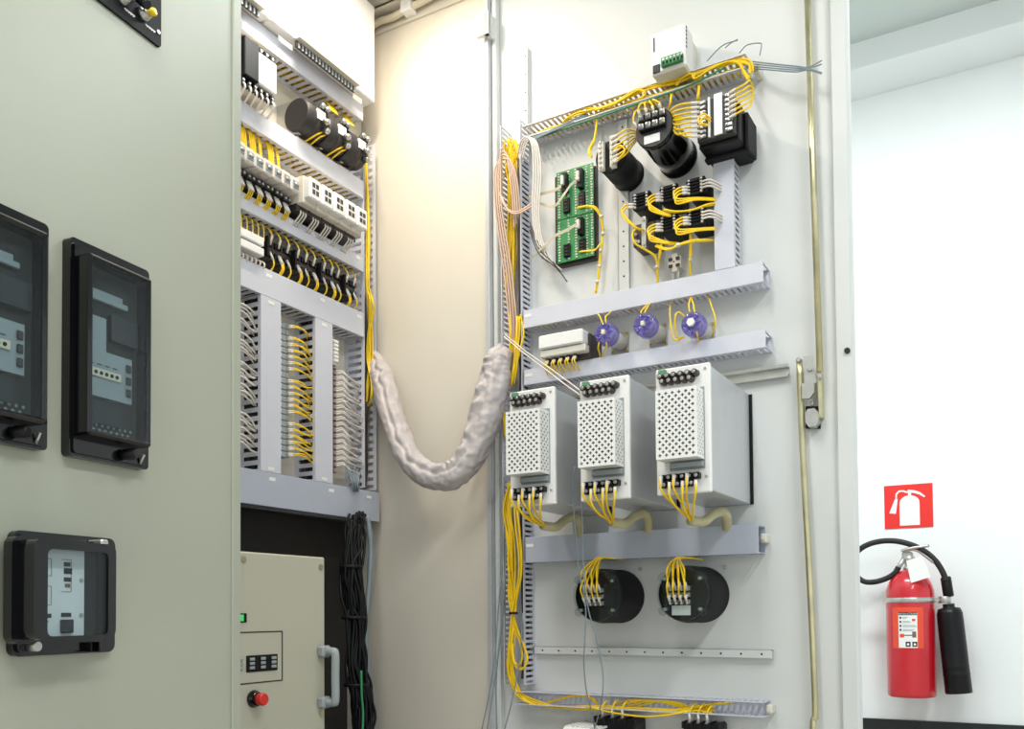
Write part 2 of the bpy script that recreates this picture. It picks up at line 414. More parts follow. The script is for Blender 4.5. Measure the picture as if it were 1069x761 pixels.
duct(FC, 'horizontal wiring duct between the relay row and the terminal row', xl, xr, d3[1], d3[0], ZP, DF, stickers=[(-.42, d3[0]-.006), (-.33, d3[0]-.006), (-.265, d3[0]-.006), (-.2, d3[0]-.006), (-.15, d3[0]-.006), (-.1, d3[0]-.006)], **kw)
duct(FC, 'wide horizontal duct above the vertical ducts and terminal strips', xl, xr, d4[1], d4[0], ZP, DF, stickers=[(-.40, d4[0]-.012), (-.23, d4[0]-.012), (-.095, d4[0]-.012)], **kw)
k5 = duct(FC, 'grey bottom duct running above the dark compartment', xl, -.018, d5[1], d5[0], ZP, DF, m='ductgrey', stickers=[(-.39, d5[0]-.012), (-.2, d5[0]-.014), (-.06, d5[0]-.014)], **kw)
va = (FC.at(273,400,-.3)[0], FC.at(293,400,-.3)[0]); vb = (FC.at(330,420,-.3)[0], FC.at(347,420,-.3)[0]); vc = (FC.at(381,430,-.3)[0], FC.at(393.5,430,-.3)[0])
vz = (d5[0]+.002, d4[1]-.002)
duct(FC, 'left vertical duct with a plain lilac cover between terminal strips', va[0], va[1], vz[0], vz[1], ZP, DF, True, stickers=[((va[0]+va[1])/2, vz[0]+.008), ((va[0]+va[1])/2, vz[1]-.01)], **kw)
duct(FC, 'right vertical duct with a plain lilac cover between terminal strips', vb[0], vb[1], vz[0], vz[1], ZP, DF, True, stickers=[((vb[0]+vb[1])/2, vz[0]+.008), ((vb[0]+vb[1])/2, vz[1]-.01)], **kw)
duct(FC, 'tall open slotted duct full of yellow wires beside the fabric sleeve', vc[0], min(vc[1],-.025), vz[0]+.006, d2[0]+.12, ZP, DF, True, cover=False, **kw)
# ---- ducts on the open door
GD = 'ducts on the open door'
DD = .05; kw = dict(group=GD, pitch=.0122, slot=.0058)
def dz(a, b, o=DD): return (FD.at(*a, o)[2] + FD.at(*b, o)[2])/2
duct(FD, 'long open vertical duct along the hinge side of the door', .040, .0945, .287, 1.585, 0, DD, True, cover=False, **kw)
t1 = (dz((548,130.6),(776,55.8)), dz((557,142),(680,100.5)))
duct(FD, 'open top duct with yellow wires above the black cylinders', .1, .6135, t1[1], t1[0], 0, DD, cover=False, **kw)
m1 = (dz((547.5,324.4),(797,274.5)), dz((548,343),(797,292.5)))
m1x = FD.at(797, 285, DD)[0]
duct(FD, 'covered duct above the three purple sockets', .1, m1x, m1[1], m1[0], 0, DD, stickers=[(.112, m1[0]-.012)], **kw)
m2 = (dz((547.5,387.6),(798.4,344.7)), dz((547.5,402),(800,361.5)))
m2x = FD.at(799.5, 353, DD)[0]
duct(FD, 'covered duct between the purple sockets and the power modules', .1, m2x, m2[1], m2[0], 0, DD, stickers=[(.112, m2[0]-.012)], **kw)
m3 = (dz((548.7,561),(791.5,548)), dz((548.7,586.2),(792.4,577.7)))
duct(FD, 'shiny blue-grey covered duct below the power modules', .1, FD.at(792, 560, DD)[0], m3[1], m3[0], 0, DD, m='ductgrey', stickers=[(.112, m3[0]-.018)], **kw)
m4 = (dz((543.8,721.5),(795.8,733)), dz((534.5,734.7),(795.8,749.5)))
duct(FD, 'open bottom duct holding the sweeping yellow wires', .066, FD.at(798, 742, DD)[0], m4[1], m4[0], 0, DD, cover=False, **kw)
v1 = FD.at(745.4, 165, DD); v2 = FD.at(765.3, 200, DD)
duct(FD, 'short vertical covered duct below the black transformer block', v1[0], v2[0], m1[0]+.002, v1[2], 0, DD, True, **kw)
# rails on the door
def strip(label, F, x0, x1, z0, z1, d, holes, name='mounting_rail', m='paint', y0=0.0, vertical=False):
    k = T(name, label, 'rail', F, (x0, y0, z0))
    k.part('strip', MB().box(x0, x1, y0-d, y0-d+.002, z0, z1).box(x0, x1, y0-d, y0, z0, z0+.002).box(x0, x1, y0-d, y0, z1-.002, z1) if not vertical else
           MB().box(x0, x1, y0-d, y0-d+.002, z0, z1).box(x0, x0+.002, y0-d, y0, z0, z1).box(x1-.002, x1, y0-d, y0, z0, z1), m)
    hb = MB()
    for i in range(holes):
        q = (i+.5)/holes
        c = ((x0+x1)/2, z0+(z1-z0)*q) if vertical else (x0+(x1-x0)*q, (z0+z1)/2)
        hb.cyl((c[0], y0-d-.0004, c[1]), (c[0], y0-d+.001, c[1]), .0022, n=8)
    k.part('screw_holes', hb, 'black', kind='stuff')
    return k
q0 = FD.at(558, 675, .014); q1 = FD.at(806, 680, .014)
strip('pale perforated rail across the door below the round meters', FD, q0[0], q1[0], .3545, .3735, .014, 13)
zr = FD.at(823, 385, .02)[2]
k = T('mounting_rail', 'steel hat rail running behind the three power modules', 'rail', FD, (.1, 0, zr-.017))
rx = FD.at(823, 385, .012)[0]
k.part('rail', MB().box(.1, rx, -.004, 0, zr-.008, zr+.008).box(.1, rx, -.014, -.012, zr-.013, zr-.007).box(.1, rx, -.014, -.012, zr+.007, zr+.013).box(.1, rx, -.013, -.002, zr-.008, zr-.006).box(.1, rx, -.013, -.002, zr+.006, zr+.008), 'zinc')
s0 = FD.at(645, 250, .006)[0]; s1 = FD.at(657, 250, .006)[0]
strip('narrow upright perforated strip behind the green circuit board', FD, s0, s1, m1[0], t1[1]-.002, .006, 12, vertical=True)
s0 = FD.at(546.3, 80, .012)
strip('narrow upright strip standing above the hinge side duct', FD, s0[0], s0[0]+.012, 1.56, FD.at(547,50,.012)[2], .012, 5, vertical=True)
for px, py, lab in ((790, 75, 'top'), (797, 562, 'blue-grey'), (803, 740, 'bottom')):
    p = FD.at(px, py, .02)
    solo('duct_clip', 'small grey plastic clip at the right end of the %s duct' % lab, 'clip', FD, (p[0], 0, p[2]), MB().box(p[0]-.004, p[0]+.008, -.03, 0, p[2]-.009, p[2]+.009, .002).cyl((p[0]+.002,-.034,p[2]), (p[0]+.002,-.03,p[2]), .004, n=8), 'offwhite')
# ================================================================ devices on the open door
def screw(mb, p, r=.004, h=.004, n=8): return mb.cyl(p, (p[0], p[1]-h, p[2]), r, n=n, c=r*.25)
def perf(mb, O, A, B, w, h, s, th):
    """sheet with staggered plus-shaped punched holes"""
    O, A, B = Vector(O), Vector(A), Vector(B); nw = max(4, round(w/s)); nh = max(4, round(h/s)); sx = w/nw; sz = h/nh
    def hole(i, j):
        for di, dj in ((0,0),(1,0),(-1,0),(0,1),(0,-1)):
            a, c = i+di, j+dj
            if 2 <= a < nw-1 and 2 <= c < nh-1 and a % 3 == 0 and c % 3 == 0 and (a//3 + c//3) % 2 == 0: return True
        return False
    N = A.cross(B)
    vid = {}; vs = []; fs = []
    def V(i, j, k):
        if (i, j, k) not in vid:
            vid[(i,j,k)] = len(vs); vs.append(O + A*(i*sx) + B*(j*sz) - N*(th*k))
        return vid[(i,j,k)]
    H = [[hole(i, j) for j in range(nh)] for i in range(nw)]
    for i in range(nw):
        for j in range(nh):
            if not H[i][j]:
                fs.append((V(i,j,0), V(i+1,j,0), V(i+1,j+1,0), V(i,j+1,0)))
            else:
                for di, dj, e in ((-1,0,((0,0),(0,1))),(1,0,((1,1),(1,0))),(0,-1,((1,0),(0,0))),(0,1,((0,1),(1,1)))):
                    if not H[i+di][j+dj]:
                        (a, b_), (c, d) = e
                        fs.append((V(i+a,j+b_,0), V(i+c,j+d,0), V(i+c,j+d,1), V(i+a,j+b_,1)))
    mb.add(vs, fs); return mb
MW, MZ0, MZ1, MO = .0980, .662, .8935, .262
cx0 = FD.at(684.4, 440, .302)[0] - .500; cx1 = FD.at(727.4, 440, .302)[0] - .500
cz1 = FD.at(684.4, 408, .302)[2]; cz0 = FD.at(727.4, 476, .302)[2]
def power_module(x0, label, key='pm'):
    t = T('power_module', label, 'power supply', FD, (x0, 0, MZ0), 'three power modules on the door')
    x1 = x0 + MW; K = lambda n: 'pm_' + n
    t.part('mounting_bracket', MB().box(x0+.002, x1+.006, -.004, 0, MZ0+.004, MZ1-.004), 'black', key=K('back'))
    t.part('body', MB().box(x0, x1, -.252, -.004, MZ0+.004, MZ1-.003, .0015), 'sheet', key=K('body'))
    fp = t.part('front_plate', MB().box(x0-.002, x1+.002, -.262, -.252, MZ0, MZ1, .002), 'white', key=K('front'))
    sm = MB()
    for sx, sz in ((x1-.006, MZ1-.01), (x0+.008, MZ1-.028), (x1-.006, MZ0+.028)): screw(sm, (sx, -.262, sz), .0025, .002)
    t.part('screws', sm, 'steel', parent=fp, key=K('scr'))
    c0, c1 = x0+cx0, x0+cx1; s = (c1-c0)/37
    w = MB(); dep = .04
    perf(w, (c0,-.302,cz0), (1,0,0), (0,0,1), c1-c0, cz1-cz0, s, .0012)
    perf(w, (c1,-.302,cz0), (0,1,0), (0,0,1), dep, cz1-cz0, s, .0012)
    perf(w, (c0,-.262,cz0), (0,-1,0), (0,0,1), dep, cz1-cz0, s, .0012)
    perf(w, (c0,-.262,cz0), (1,0,0), (0,-1,0), c1-c0, dep, s, .0012)
    perf(w, (c0,-.302,cz1), (1,0,0), (0,1,0), c1-c0, dep, s, .0012)
    t.part('perforated_cover', w, 'white', key=K('perf'))
    t.part('heat_sink', MB().box(c0+.004, c1-.003, -.298, -.262, cz0+.003, cz1-.003), 'terminalbrown', key=K('core'))
    t.part('cover_flange', MB().box(c0+.012, x1-.008, -.264, -.262, cz0-.016, cz1+.006).box(c0+.014, x1-.010, -.272, -.264, cz0-.013, cz0-.003, .001), 'greyplate', key=K('flange'))
    zt = [FD.at(711, 390.5, .272)[2], FD.at(711, 396, .272)[2]]
    for r, (n, sh) in enumerate(((6, 0), (5, .004))):
        for i in range(n):
            x = x0 + .012 + sh + i*.0128
            kb = t.part('terminal_knob', MB().cyl((x,-.262,zt[r]), (x,-.279,zt[r]), .0066, .0055, n=10, c=.001), 'terminalbrown')
            t.part('terminal_screw', screw(MB(), (x,-.279,zt[r]), .0036, .002), 'steel', parent=kb)
    g = MB().box(x0+.006, x0+.02, -.27, -.262, MZ1-.014, MZ1-.003, .001)
    t.part('earth_terminal', g, 'greengnd', key=K('gnd'))
    zt = [FD.at(711, 497.5, .272)[2], FD.at(711, 505, .272)[2]]
    for r in range(2):
        for i in range(6 - r):
            x = x0 + .013 + r*.004 + i*.0128
            kb = t.part('terminal_block', MB().box(x-.0056, x+.0056, -.276, -.262, zt[r]-.0054, zt[r]+.0054, .001), 'black')
            t.part('terminal_screw', screw(MB(), (x,-.276,zt[r]), .0036, .003), 'steel', parent=kb)
    return t
MX = (.188, .345, .500)
for x, l in zip(MX, ('power module nearest the hinge, white perforated cover over grey box', 'middle power module, white perforated cover over grey box', 'power module nearest the lock rod, grey side panel fully visible')): power_module(x, l)
# ---- wire helpers
def wires(name, label, F, paths, m='yellow', r=.0019, k=6, base=None, group=None, n=6, cat='wires', ferrule=None):
    P = [[F.at(*p) if len(p) == 3 and not isinstance(p, Vector) else p for p in path] for path in paths]
    t = T(name, label, cat, F, base or P[0][-1], group)
    for path in P:
        w = t.part('wire', MB().tube(spline(path, k), r, n), m)
        if ferrule:
            a, b_ = Vector(path[0]), Vector(path[1]); d = (b_-a).normalized()
            t.part('ferrule', MB().cyl(a, a + d*ferrule, r*1.5, n=7), 'wirewhite', parent=w)
    return t
def strands(F, path, n, spread, seed=0, grow=None):
    """n wires scattered round one path"""
    rnd = random.Random(seed); base = [F.at(*p) if not isinstance(p, Vector) else p for p in path]; out = []
    for i in range(n):
        a = rnd.random()*6.28; rr = spread*math.sqrt(rnd.random())
        o = Vector((math.cos(a)*rr, math.sin(a)*rr*.7, math.sin(a+1.1)*rr*.6)); q = []
        for j, p in enumerate(base):
            g = 1 if grow is None else grow[j]
            q.append(p + (o + Vector((rnd.gauss(0,.3), rnd.gauss(0,.25), rnd.gauss(0,.3)))*spread)*g)
        out.append(q)
    return out
hubs = ((568, 549), (640, 545.5), (722, 543.5)); which = ('hinge-side', 'middle', 'lock-side')
for mi, x0 in enumerate(MX):
    zt = [FD.at(711, 497.5, .272)[2], FD.at(711, 505, .272)[2]]; paths = []
    h = FD.at(hubs[mi][0], hubs[mi][1], .20)
    for i in range(6):
        r = i % 2; x = x0 + .013 + r*.004 + i*.0122
        mid = Vector((x + (h[0]-x)*.25 + (.004 if i < 3 else -.002), -.262, zt[r]-.042))
        paths.append([Vector((x,-.280,zt[r]+.003)), Vector((x+.0005,-.284,zt[r]-.02)), mid, h + Vector((random.gauss(0,.003), 0, random.gauss(0,.002)))])
    wires('wire_fan', 'fan of yellow wires leaving the terminals of the %s power module' % which[mi], FD, paths, base=h, group='wire fans under the power modules', ferrule=.02, r=.0022)
    hx, hy = hubs[mi]
    pth = [(hx-2, hy-.5, .205), (hx+12, hy+1, .17), (hx+22, hy-6, .13), (hx+31, hy-9.5, .10), (hx+36, hy-5, .08), (hx+37, hy+6, .05), (hx+37, hy+22, .03)]
    solo('spiral_hose', 'translucent cream hose bending behind the duct below the %s power module' % which[mi], 'hose', FD, FD.at(*pth[-1]), MB().tube(spline([FD.at(*p) for p in pth], 8), .0095, 12, rfun=lambda s, t: .0095 + .0006*math.sin(s*150)), 'hose', group='hoses under the power modules')
# white cards standing behind the hoses
# ---- round meters
def round_meter(px, py, label, card):
    c = FD.at(px, py, .112); x, z = c[0], c[2]; R = .0585
    t = T('round_meter', label, 'meter', FD, (x, 0, z-R), 'two round meters under the blue-grey duct')
    t.part('case', MB().lathe((x,0,z), (0,-1,0), [(R,0), (R,.006), (R*.985,.008), (R*.985,.085), (R*.93,.094), (R*.93,.106), (R*.9,.108)], 40), 'blackmatte', key='rm_case')
    fc = t.part('face', MB().lathe((x,0,z), (0,-1,0), [(R*.89,.107), (R*.89,.110), (R*.86,.111)], 36), 'black', key='rm_face')
    t.part('acrylic_disc', MB().lathe((x,0,z), (0,-1,0), [(R*.91,.1165), (R*.92,.117), (R*.91,.119)], 36), 'acrylic', key='rm_disc')
    for a in (40, 140, 220, 320):
        ca, sa = math.cos(math.radians(a)), math.sin(math.radians(a)); px_, pz_ = x+ca*R*.8, z+sa*R*.8
        so = t.part('standoff', MB().cyl((px_,-.109,pz_), (px_,-.122,pz_), .0035, n=10, c=.001), 'zinc')
        tx, tz = -sa, ca
        poly = [(x+ca*q*R+tx*s_*R, z+sa*q*R+tz*s_*R) for q, s_ in ((.70,-.13),(.98,-.16),(1.06,.0),(.98,.16),(.70,.13))]
        t.part('clear_clip', MB().prism(poly, -.1225, -.1195), 'acrylic', parent=so)
    i = 0
    for r in range(3):
        for q in range(4):
            sx = x - .024 + q*.0115; sz = z - .016 + r*.0135
            tb = t.part('terminal', MB().box(sx-.0042, sx+.0042, -.119, -.110, sz-.004, sz+.005, .0008), 'zinc', parent=fc)
            t.part('terminal_screw', MB().ball((sx,-.122,sz-.002), .0036, 8, 5), 'steel')
    if card: t.part('label_card', MB().box(x-.024, x+.014, -.1135, -.1105, z-.042, z-.0225), 'white', parent=fc)
    return x, z
for (px, py, lab, card, yx, wn) in ((624, 622, 'round black meter with clear disc, without a white label card', False, 634, 'left'), (713.5, 620, 'round black meter with clear disc and a white label card', True, 716, 'right')):
    x, z = round_meter(px, py, lab, card)
    top = FD.at(yx-2, 585, .06); paths = []
    for q in range(4):
        for r in (0, 1):
            sx = x - .024 + q*.0115; sz = z - .016 + r*.0135*1.9
            paths.append([Vector((sx,-.124,sz+.002)), Vector((sx,-.135,sz+.015)), Vector((sx+.004,-.148,sz+.038)), top + Vector((-.008+q*.004,-.035,.0)), top + Vector((.004+q*.002,.0,.004)), top + Vector((.03,.025,.002))])
    wires('wire_fan', 'yellow wires dropping from the duct onto the %s round meter' % wn, FD, paths, base=top, r=.0019, ferrule=.014, group='wires of the round meters')
# ---- purple sockets
def socket(px, py, label, tag):
    c = FD.at(px, py, .088); x, z = c[0], c[2]
    t = T('round_socket', label, 'socket', FD, (x, 0, z-.026), 'three purple sockets between the ducts')
    bp_ = t.part('base_plate', MB().box(x-.021, x+.021, -.003, 0, z-.023, z+.023, .001), 'zinc', key='so_base')
    for a in (-1, 1):
        for b_ in (-1, 1): t.part('bolt', screw(MB(), (x+a*.0165, -.003, z+b_*.0185), .003, .003), 'brass', parent=bp_)
    t.part('barrel', MB().lathe((x,0,z), (0,-1,0), [(.0175,.003), (.0175,.058), (.0165,.06)], 22), 'offwhite', key='so_bar')
    pr = [(.0225,.056), (.0245,.060), (.0245,.080), (.0225,.0855), (.016,.088), (.015,.0855), (.006,.0855)]
    t.part('purple_cover', MB().lathe((x,0,z), (0,-1,0), pr, 26), 'purple', key='so_cov')
    rb = MB()
    for k in range(8):
        a = k*math.pi/4; rb.obox((x+math.cos(a)*.008-.0012, -.090, z+math.sin(a)*.008-.0012), (math.cos(a)*.012, 0, math.sin(a)*.012), (-math.sin(a)*.0024, 0, math.cos(a)*.0024), (0,.005,0))
    t.part('cover_ribs', rb, 'purple', key='so_rib')
    t.part('core', MB().cyl((x,-.06,z), (x,-.082,z), .014, n=16), 'offwhite', key='so_core')
    t.part('centre_pin', MB().box(x-.004, x+.004, -.094, -.082, z-.005, z+.005, .001) if not tag else MB().prism([(x+.0085*math.cos(k*math.pi/3), z+.0085*math.sin(k*math.pi/3)) for k in range(6)], -.096, -.088), 'offwhite' if not tag else 'white')
    return x, z
sk = [socket(630.2, 347, 'purple round socket nearest the white contactor', False), socket(671.4, 338, 'middle purple round socket, no wires below', False), socket(722, 337, 'purple round socket with a white hexagon tag', True)]
def sw(label, paths, **k): wires('socket_wires', label, FD, paths, r=.0017, group='wires of the purple sockets', **k)
sw('yellow wires above and below the socket nearest the contactor', [[(633,337,.085),(632,331,.08),(636,327,.06),(640,322,.03)], [(629,338,.085),(627,332,.08),(625,329,.06),(622,325,.03)], [(626,356,.085),(624.5,363,.08),(626,369,.06),(627,374,.04)], [(633,357,.085),(633,362,.08),(630,369,.06),(629,374,.04)]])
sw('short yellow wires above the middle purple socket', [[(669,327,.085),(670,324,.08),(674,320,.06),(678,315,.03)], [(673,327,.085),(674,324,.08),(677,319,.06),(680,314,.03)]])
sw('yellow wires looping round the tagged purple socket', [[(720,326,.085),(719,318,.075),(721,311,.05),(723,306,.03)], [(725,326,.085),(724,318,.075),(722,312,.05),(721,308,.03)], [(715,331,.085),(709,326,.09),(705,330,.095),(705,345,.09),(708,352,.08),(714,352,.07)], [(700,313,.03),(699.5,330,.06),(702,350,.07),(706,355,.07),(712,353,.07)], [(727,346,.085),(728,350,.08),(729,357,.05)], [(738,306,.03),(743,320,.05),(747,333,.06),(746,343,.055),(743,352,.03)]])
# ---- white contactor between ducts
p0 = FD.at(562, 350.5, .085); p1 = FD.at(608.3, 343, .085); p2 = FD.at(608.5, 357, .085); x0, x1, zt, zm = p0[0], p1[0], (p0[2]+p1[2])/2, p2[2]
t = T('contactor', 'white and grey contactor with yellow wires between two ducts', 'contactor', FD, (x0, 0, zm-.03))
t.part('body', MB().box(x0+.004, x1+.006, -.06, 0, zm-.028, zt-.004, .002), 'terminalbrown')
t.part('top_cover', MB().box(x0, x1, -.087, -.05, zm, zt, .003), 'white')
t.part('lower_cover', MB().box(x0+.001, x1+.003, -.080, -.05, zm-.017, zm-.001, .002), 'offwhite')
for i in range(5):
    x = x0 + .014 + i*.017
    sc = t.part('terminal', MB().box(x-.005, x+.005, -.07, -.055, zm-.028, zm-.018, .001), 'terminalbrown')
    t.part('terminal_screw', screw(MB(), (x, -.07, zm-.023), .003, .002), 'steel', parent=sc)
wires('contactor_wires', 'yellow wires dropping from the white contactor into the duct', FD, [[Vector((x0+.014+i*.017+d_, -.072, zm-.024)), Vector((x0+.014+i*.017+d_*1.5, -.078, zm-.036)), Vector((x0+.016+i*.017+d_*3, -.06, zm-.052))] for i in range(5) for d_ in (-.002, .002)], r=.0016, ferrule=.007)
for px, py in ((548, 352), (612, 348)):
    p = FD.at(px, py, .04)
# ---- white controller at the top
q = [FD.at(*c, .082) for c in ((677.5,37.2),(713.7,22.3),(717,68),(681.3,78))]
x0, x1 = (q[0][0]+q[3][0])/2, (q[1][0]+q[2][0])/2; zt, zb_ = (q[0][2]+q[1][2])/2, (q[2][2]+q[3][2])/2
t = T('controller_module', 'white controller module with green terminals at the top of the door', 'controller', FD, (x0, 0, zb_))
t.part('base', MB().box(x0+.006, x1-.004, -.03, 0, zb_+.004, zt-.004, .002), 'offwhite')
bd = t.part('body', MB().box(x0, x1, -.082, -.03, zb_, zt, .004), 'white')
t.part('side_vents', (lambda m_: [m_.box(x1-.0005, x1+.0006, -.078, -.072, zb_+.04+i*.008, zb_+.044+i*.008) for i in range(6)] and m_)(MB()), 'darkgrey', parent=bd)
t.part('indicator_strip', MB().box(x0+.006, x0+.009, -.0826, -.081, zb_+.048, zb_+.078), 'terminalbrown', parent=bd)
for i in range(8): t.part('top_pin', MB().box(x0+.024+i*.006, x0+.0265+i*.006, -.078, -.07, zt, zt+.003), 'offwhite', parent=bd)
gz = zb_+.016
gt = t.part('terminal_strip', MB().box(x0+.025, x1-.004, -.092, -.08, gz-.009, gz+.009, .001), 'pcb', label='green plug-in terminal strip')
for i in range(6):
    x = x0+.031+i*.0078; t.part('terminal_hole', MB().box(x-.0024, x+.0024, -.0926, -.091, gz-.007, gz-.001), 'black', parent=gt)
    t.part('terminal_screw', screw(MB(), (x, -.092, gz+.004), .0026, .001), 'zinc', parent=gt)
t.part('dark_port', MB().box(x0+.004, x0+.02, -.0835, -.08, zb_+.003, zb_+.02, .001), 'darkgrey', parent=bd)
# ---- black cylinders
def cyl_trafo(bx, by, off, R, label, m, name='instrument_transformer'):
    c = FD.at(bx, by, off); x, z = c[0], c[2]
    t = T(name, label, 'transformer', FD, (x, 0, z-R), 'black cylinders on the door')
    t.part('foot', MB().cyl((x,0,z), (x,-.006,z), R*1.04, n=32), 'blackmatte')
    t.part('case', MB().lathe((x,0,z), (0,-1,0), [(R,.006), (R,off*.45), (R*.985,off*.46), (R*.985,off-.012), (R,off-.01), (R,off-.002), (R*.97,off)], 40), m)
    return t, x, z
t, x, z = cyl_trafo(682.8, 133.5, .14, .0405, 'large black cylinder with silver terminals and a white label', 'blackgloss')
fr = t.part('front_disc', MB().lathe((x,0,z), (0,-1,0), [(.0385,.14), (.038,.1425)], 36), 'darkgrey')
t.part('label_card', MB().box(x-.02, x+.013, -.1435, -.1424, z-.030, z-.014), 'white', parent=fr)
for j in range(2):
    tb = t.part('terminal_base', MB().box(x-.028, x+.026, -.152, -.142, z-.006+j*.018, z+.008+j*.018, .001), 'black')
    for i in range(4):
        sx = x-.022+i*.0148; sz = z+.001+j*.018
        t.part('terminal', MB().box(sx-.005, sx+.005, -.157, -.151, sz-.005, sz+.006, .001), 'zinc', parent=tb)
        t.part('terminal_screw', MB().ball((sx,-.159,sz), .0045, 8, 5), 'steel', parent=tb)
tp = FD.at(680, 108, .13)
wires('wire_fan', 'yellow wires rising from the large black cylinder to the top duct', FD, [[Vector((x-.022+i*.0148, -.16, z+.02)), Vector((x-.022+i*.0148, -.168, z+.03)), Vector((x-.016+i*.008, -.165, z+.042)), Vector((x-.006+i*.003, -.14, z+.047)), Vector((x-.002+i*.002, -.09, z+.047)), Vector((x+.01, -.03, z+.06))] for i in range(4)] + [[Vector((x-.03, -.158, z-.0)), Vector((x-.034, -.165, z+.012)), Vector((x-.028, -.16, z+.034)), Vector((x-.01, -.12, z+.047)), Vector((x+.006, -.04, z+.06))]], ferrule=.012)
t, x, z = cyl_trafo(637, 163, .10, .0345, 'smaller dark cylinder with two white terminal strips on its face', 'blackmatte')
for j, dx in enumerate((-.017, .010)):
    tb = t.part('terminal_strip', MB().box(x+dx-.006, x+dx+.006, -.112, -.1, z-.03, z+.03+j*.006, .001), 'offwhite')
    for i in range(6): t.part('terminal_screw', screw(MB(), (x+dx, -.112, z-.024+i*.0105), .0036, .003), 'zinc', parent=tb)
gp = FD.at(663, 146, .09)
wires('wire_fan', 'yellow wires curling off the smaller dark cylinder terminals', FD, [[Vector((x+.013, -.115, z-.024+i*.0105)), Vector((x+.030, -.122, z-.024+i*.0105)), Vector((x+.045, -.12, z-.016+i*.010)), Vector((x+.052, -.10, z+.01+i*.006)), Vector((x+.05, -.07, z+.034+i*.003)), Vector((x+.045, -.03, z+.06))] for i in range(6)] + [[Vector((x+.013, -.115, z-.020)), Vector((x+.032, -.124, z-.022)), Vector((x+.044, -.125, z-.012)), Vector((x+.034, -.124, z+.002)), Vector((x+.014, -.115, z+.001))]], ferrule=.016)
wires('wire_pair', 'thick yellow wires dropping from the top duct to the left of the dark cylinder', FD, strands(FD, [(623,124,.03),(622,134,.052),(620.5,146,.07),(617,154,.085),(615.5,160,.09),(618,164,.09)], 4, .003, 3))
# ---- black transformer block
q = [FD.at(*c, .13) for c in ((725.5,107),(766,93),(766,136),(728,149))]
x0, x1 = (q[0][0]+q[3][0])/2, (q[1][0]+q[2][0])/2; zt, zb_ = (q[0][2]+q[1][2])/2, (q[2][2]+q[3][2])/2
t = T('transformer_block', 'black transformer block with wired terminal rows at the top right', 'transformer', FD, (x0, 0, zb_-.004))
t.part('body', MB().box(x0-.002, x1+.004, -.11, -.0, zb_-.006, zt-.01, .003), 'black')
t.part('side_flange', MB().box(x1+.004, x1+.012, -.075, -.012, zb_-.008, zt-.018, .002).box(x0-.004, x1+.012, -.07, -.05, zb_-.012, zb_-.004, .002), 'blackmatte')
t.part('terminal_board', MB().box(x0, x1, -.125, -.11, zb_, zt, .002), 'darkgrey')
t.part('name_plate', MB().box((x0+x1)/2-.002, (x0+x1)/2+.014, -.1285, -.125, zb_+.004, zt+.004), 'white')
t.part('name_plate', MB().box((x0+x1)/2-.014, (x0+x1)/2-.010, -.1285, -.125, zb_+.004, zt+.002), 'white')
n = 8
wl = []; wr = []
for i in range(n):
    sz = zb_ + .008 + i*(zt-zb_-.014)/(n-1)
    for sx, sg, W in ((x0+.012, -1, wl), (x1-.010, 1, wr)):
        tb = t.part('terminal', MB().box(sx-.007, sx+.007, -.131, -.125, sz-.0032, sz+.0032, .0008), 'zinc')
        t.part('terminal_screw', screw(MB(), (sx-sg*.004, -.131, sz), .0026, .002), 'steel', parent=tb)
    if i > 0: wl.append([Vector((x0+.008,-.133,sz)), Vector((x0-.012,-.142,sz)), Vector((x0-.034,-.142,sz+.002)), Vector((x0-.044-.001*i,-.13,sz+.012+(4-i)*.004)), Vector((x0-.036,-.09,zt-.004)), Vector((x0-.012,-.04,zt+.018))])
    else: wl.append([Vector((x0+.008,-.133,sz)), Vector((x0-.006,-.140,sz)), Vector((x0-.022,-.142,sz+.006)), Vector((x0-.036,-.135,sz+.026)), Vector((x0-.036,-.12,zt-.02))])
    if i > 1: wr.append([Vector((x1-.008,-.133,sz)), Vector((x1+.008,-.14,sz)), Vector((x1+.022,-.136,sz+.006)), Vector((x1+.028,-.115,sz+.022)), Vector((x1+.027,-.085,zt+.010)), Vector((x1+.014,-.04,zt+.035))])
wires('wire_fan', 'yellow wires looping left from the black transformer block', FD, wl, ferrule=.016)
wires('wire_fan', 'yellow wires sweeping right and up from the black transformer block', FD, wr, ferrule=.016)
wires('wire_loop', 'small yellow loop over the white plate of the transformer block', FD, [[(742,124,.135),(735,119,.145),(729.5,123,.15),(731,130,.15),(740,131,.14)], [(742,127,.135),(736,123,.145),(732,125,.15),(733,129,.15),(740,130,.14)]], base=FD.at(735,124,.13))
# ---- relay blocks
def relay(px, py, label, tall=.034, off=.072):
    c = FD.at(px, py, off); x, z = c[0], c[2]; w = .019
    t = T('relay_block', label, 'relay', FD, (x-w, 0, z-tall/2), 'black relay blocks beside the short vertical duct')
    t.part('body', MB().box(x-w, x+w, -off+.01, 0, z-tall/2, z+tall/2, .002), 'black', key='rl_b')
    fr = t.part('terminal_face', MB().box(x-w, x+w, -off, -off+.01, z-tall/2, z+tall/2, .001), 'blackmatte', key='rl_f')
    for i in range(5):
        zz = z - tall/2 + .0045 + i*.0063
        if i < 4: t.part('barrier', MB().box(x-w, x+w, -off-.004, -off, zz+.0026, zz+.0036), 'black', parent=fr)
        for sx in (x-w+.005, x+w-.007):
            t.part('terminal_screw', MB().ball((sx, -off-.0005, zz), .0031, 7, 4), 'wirewhite', parent=fr)
    return x, z
R = {}
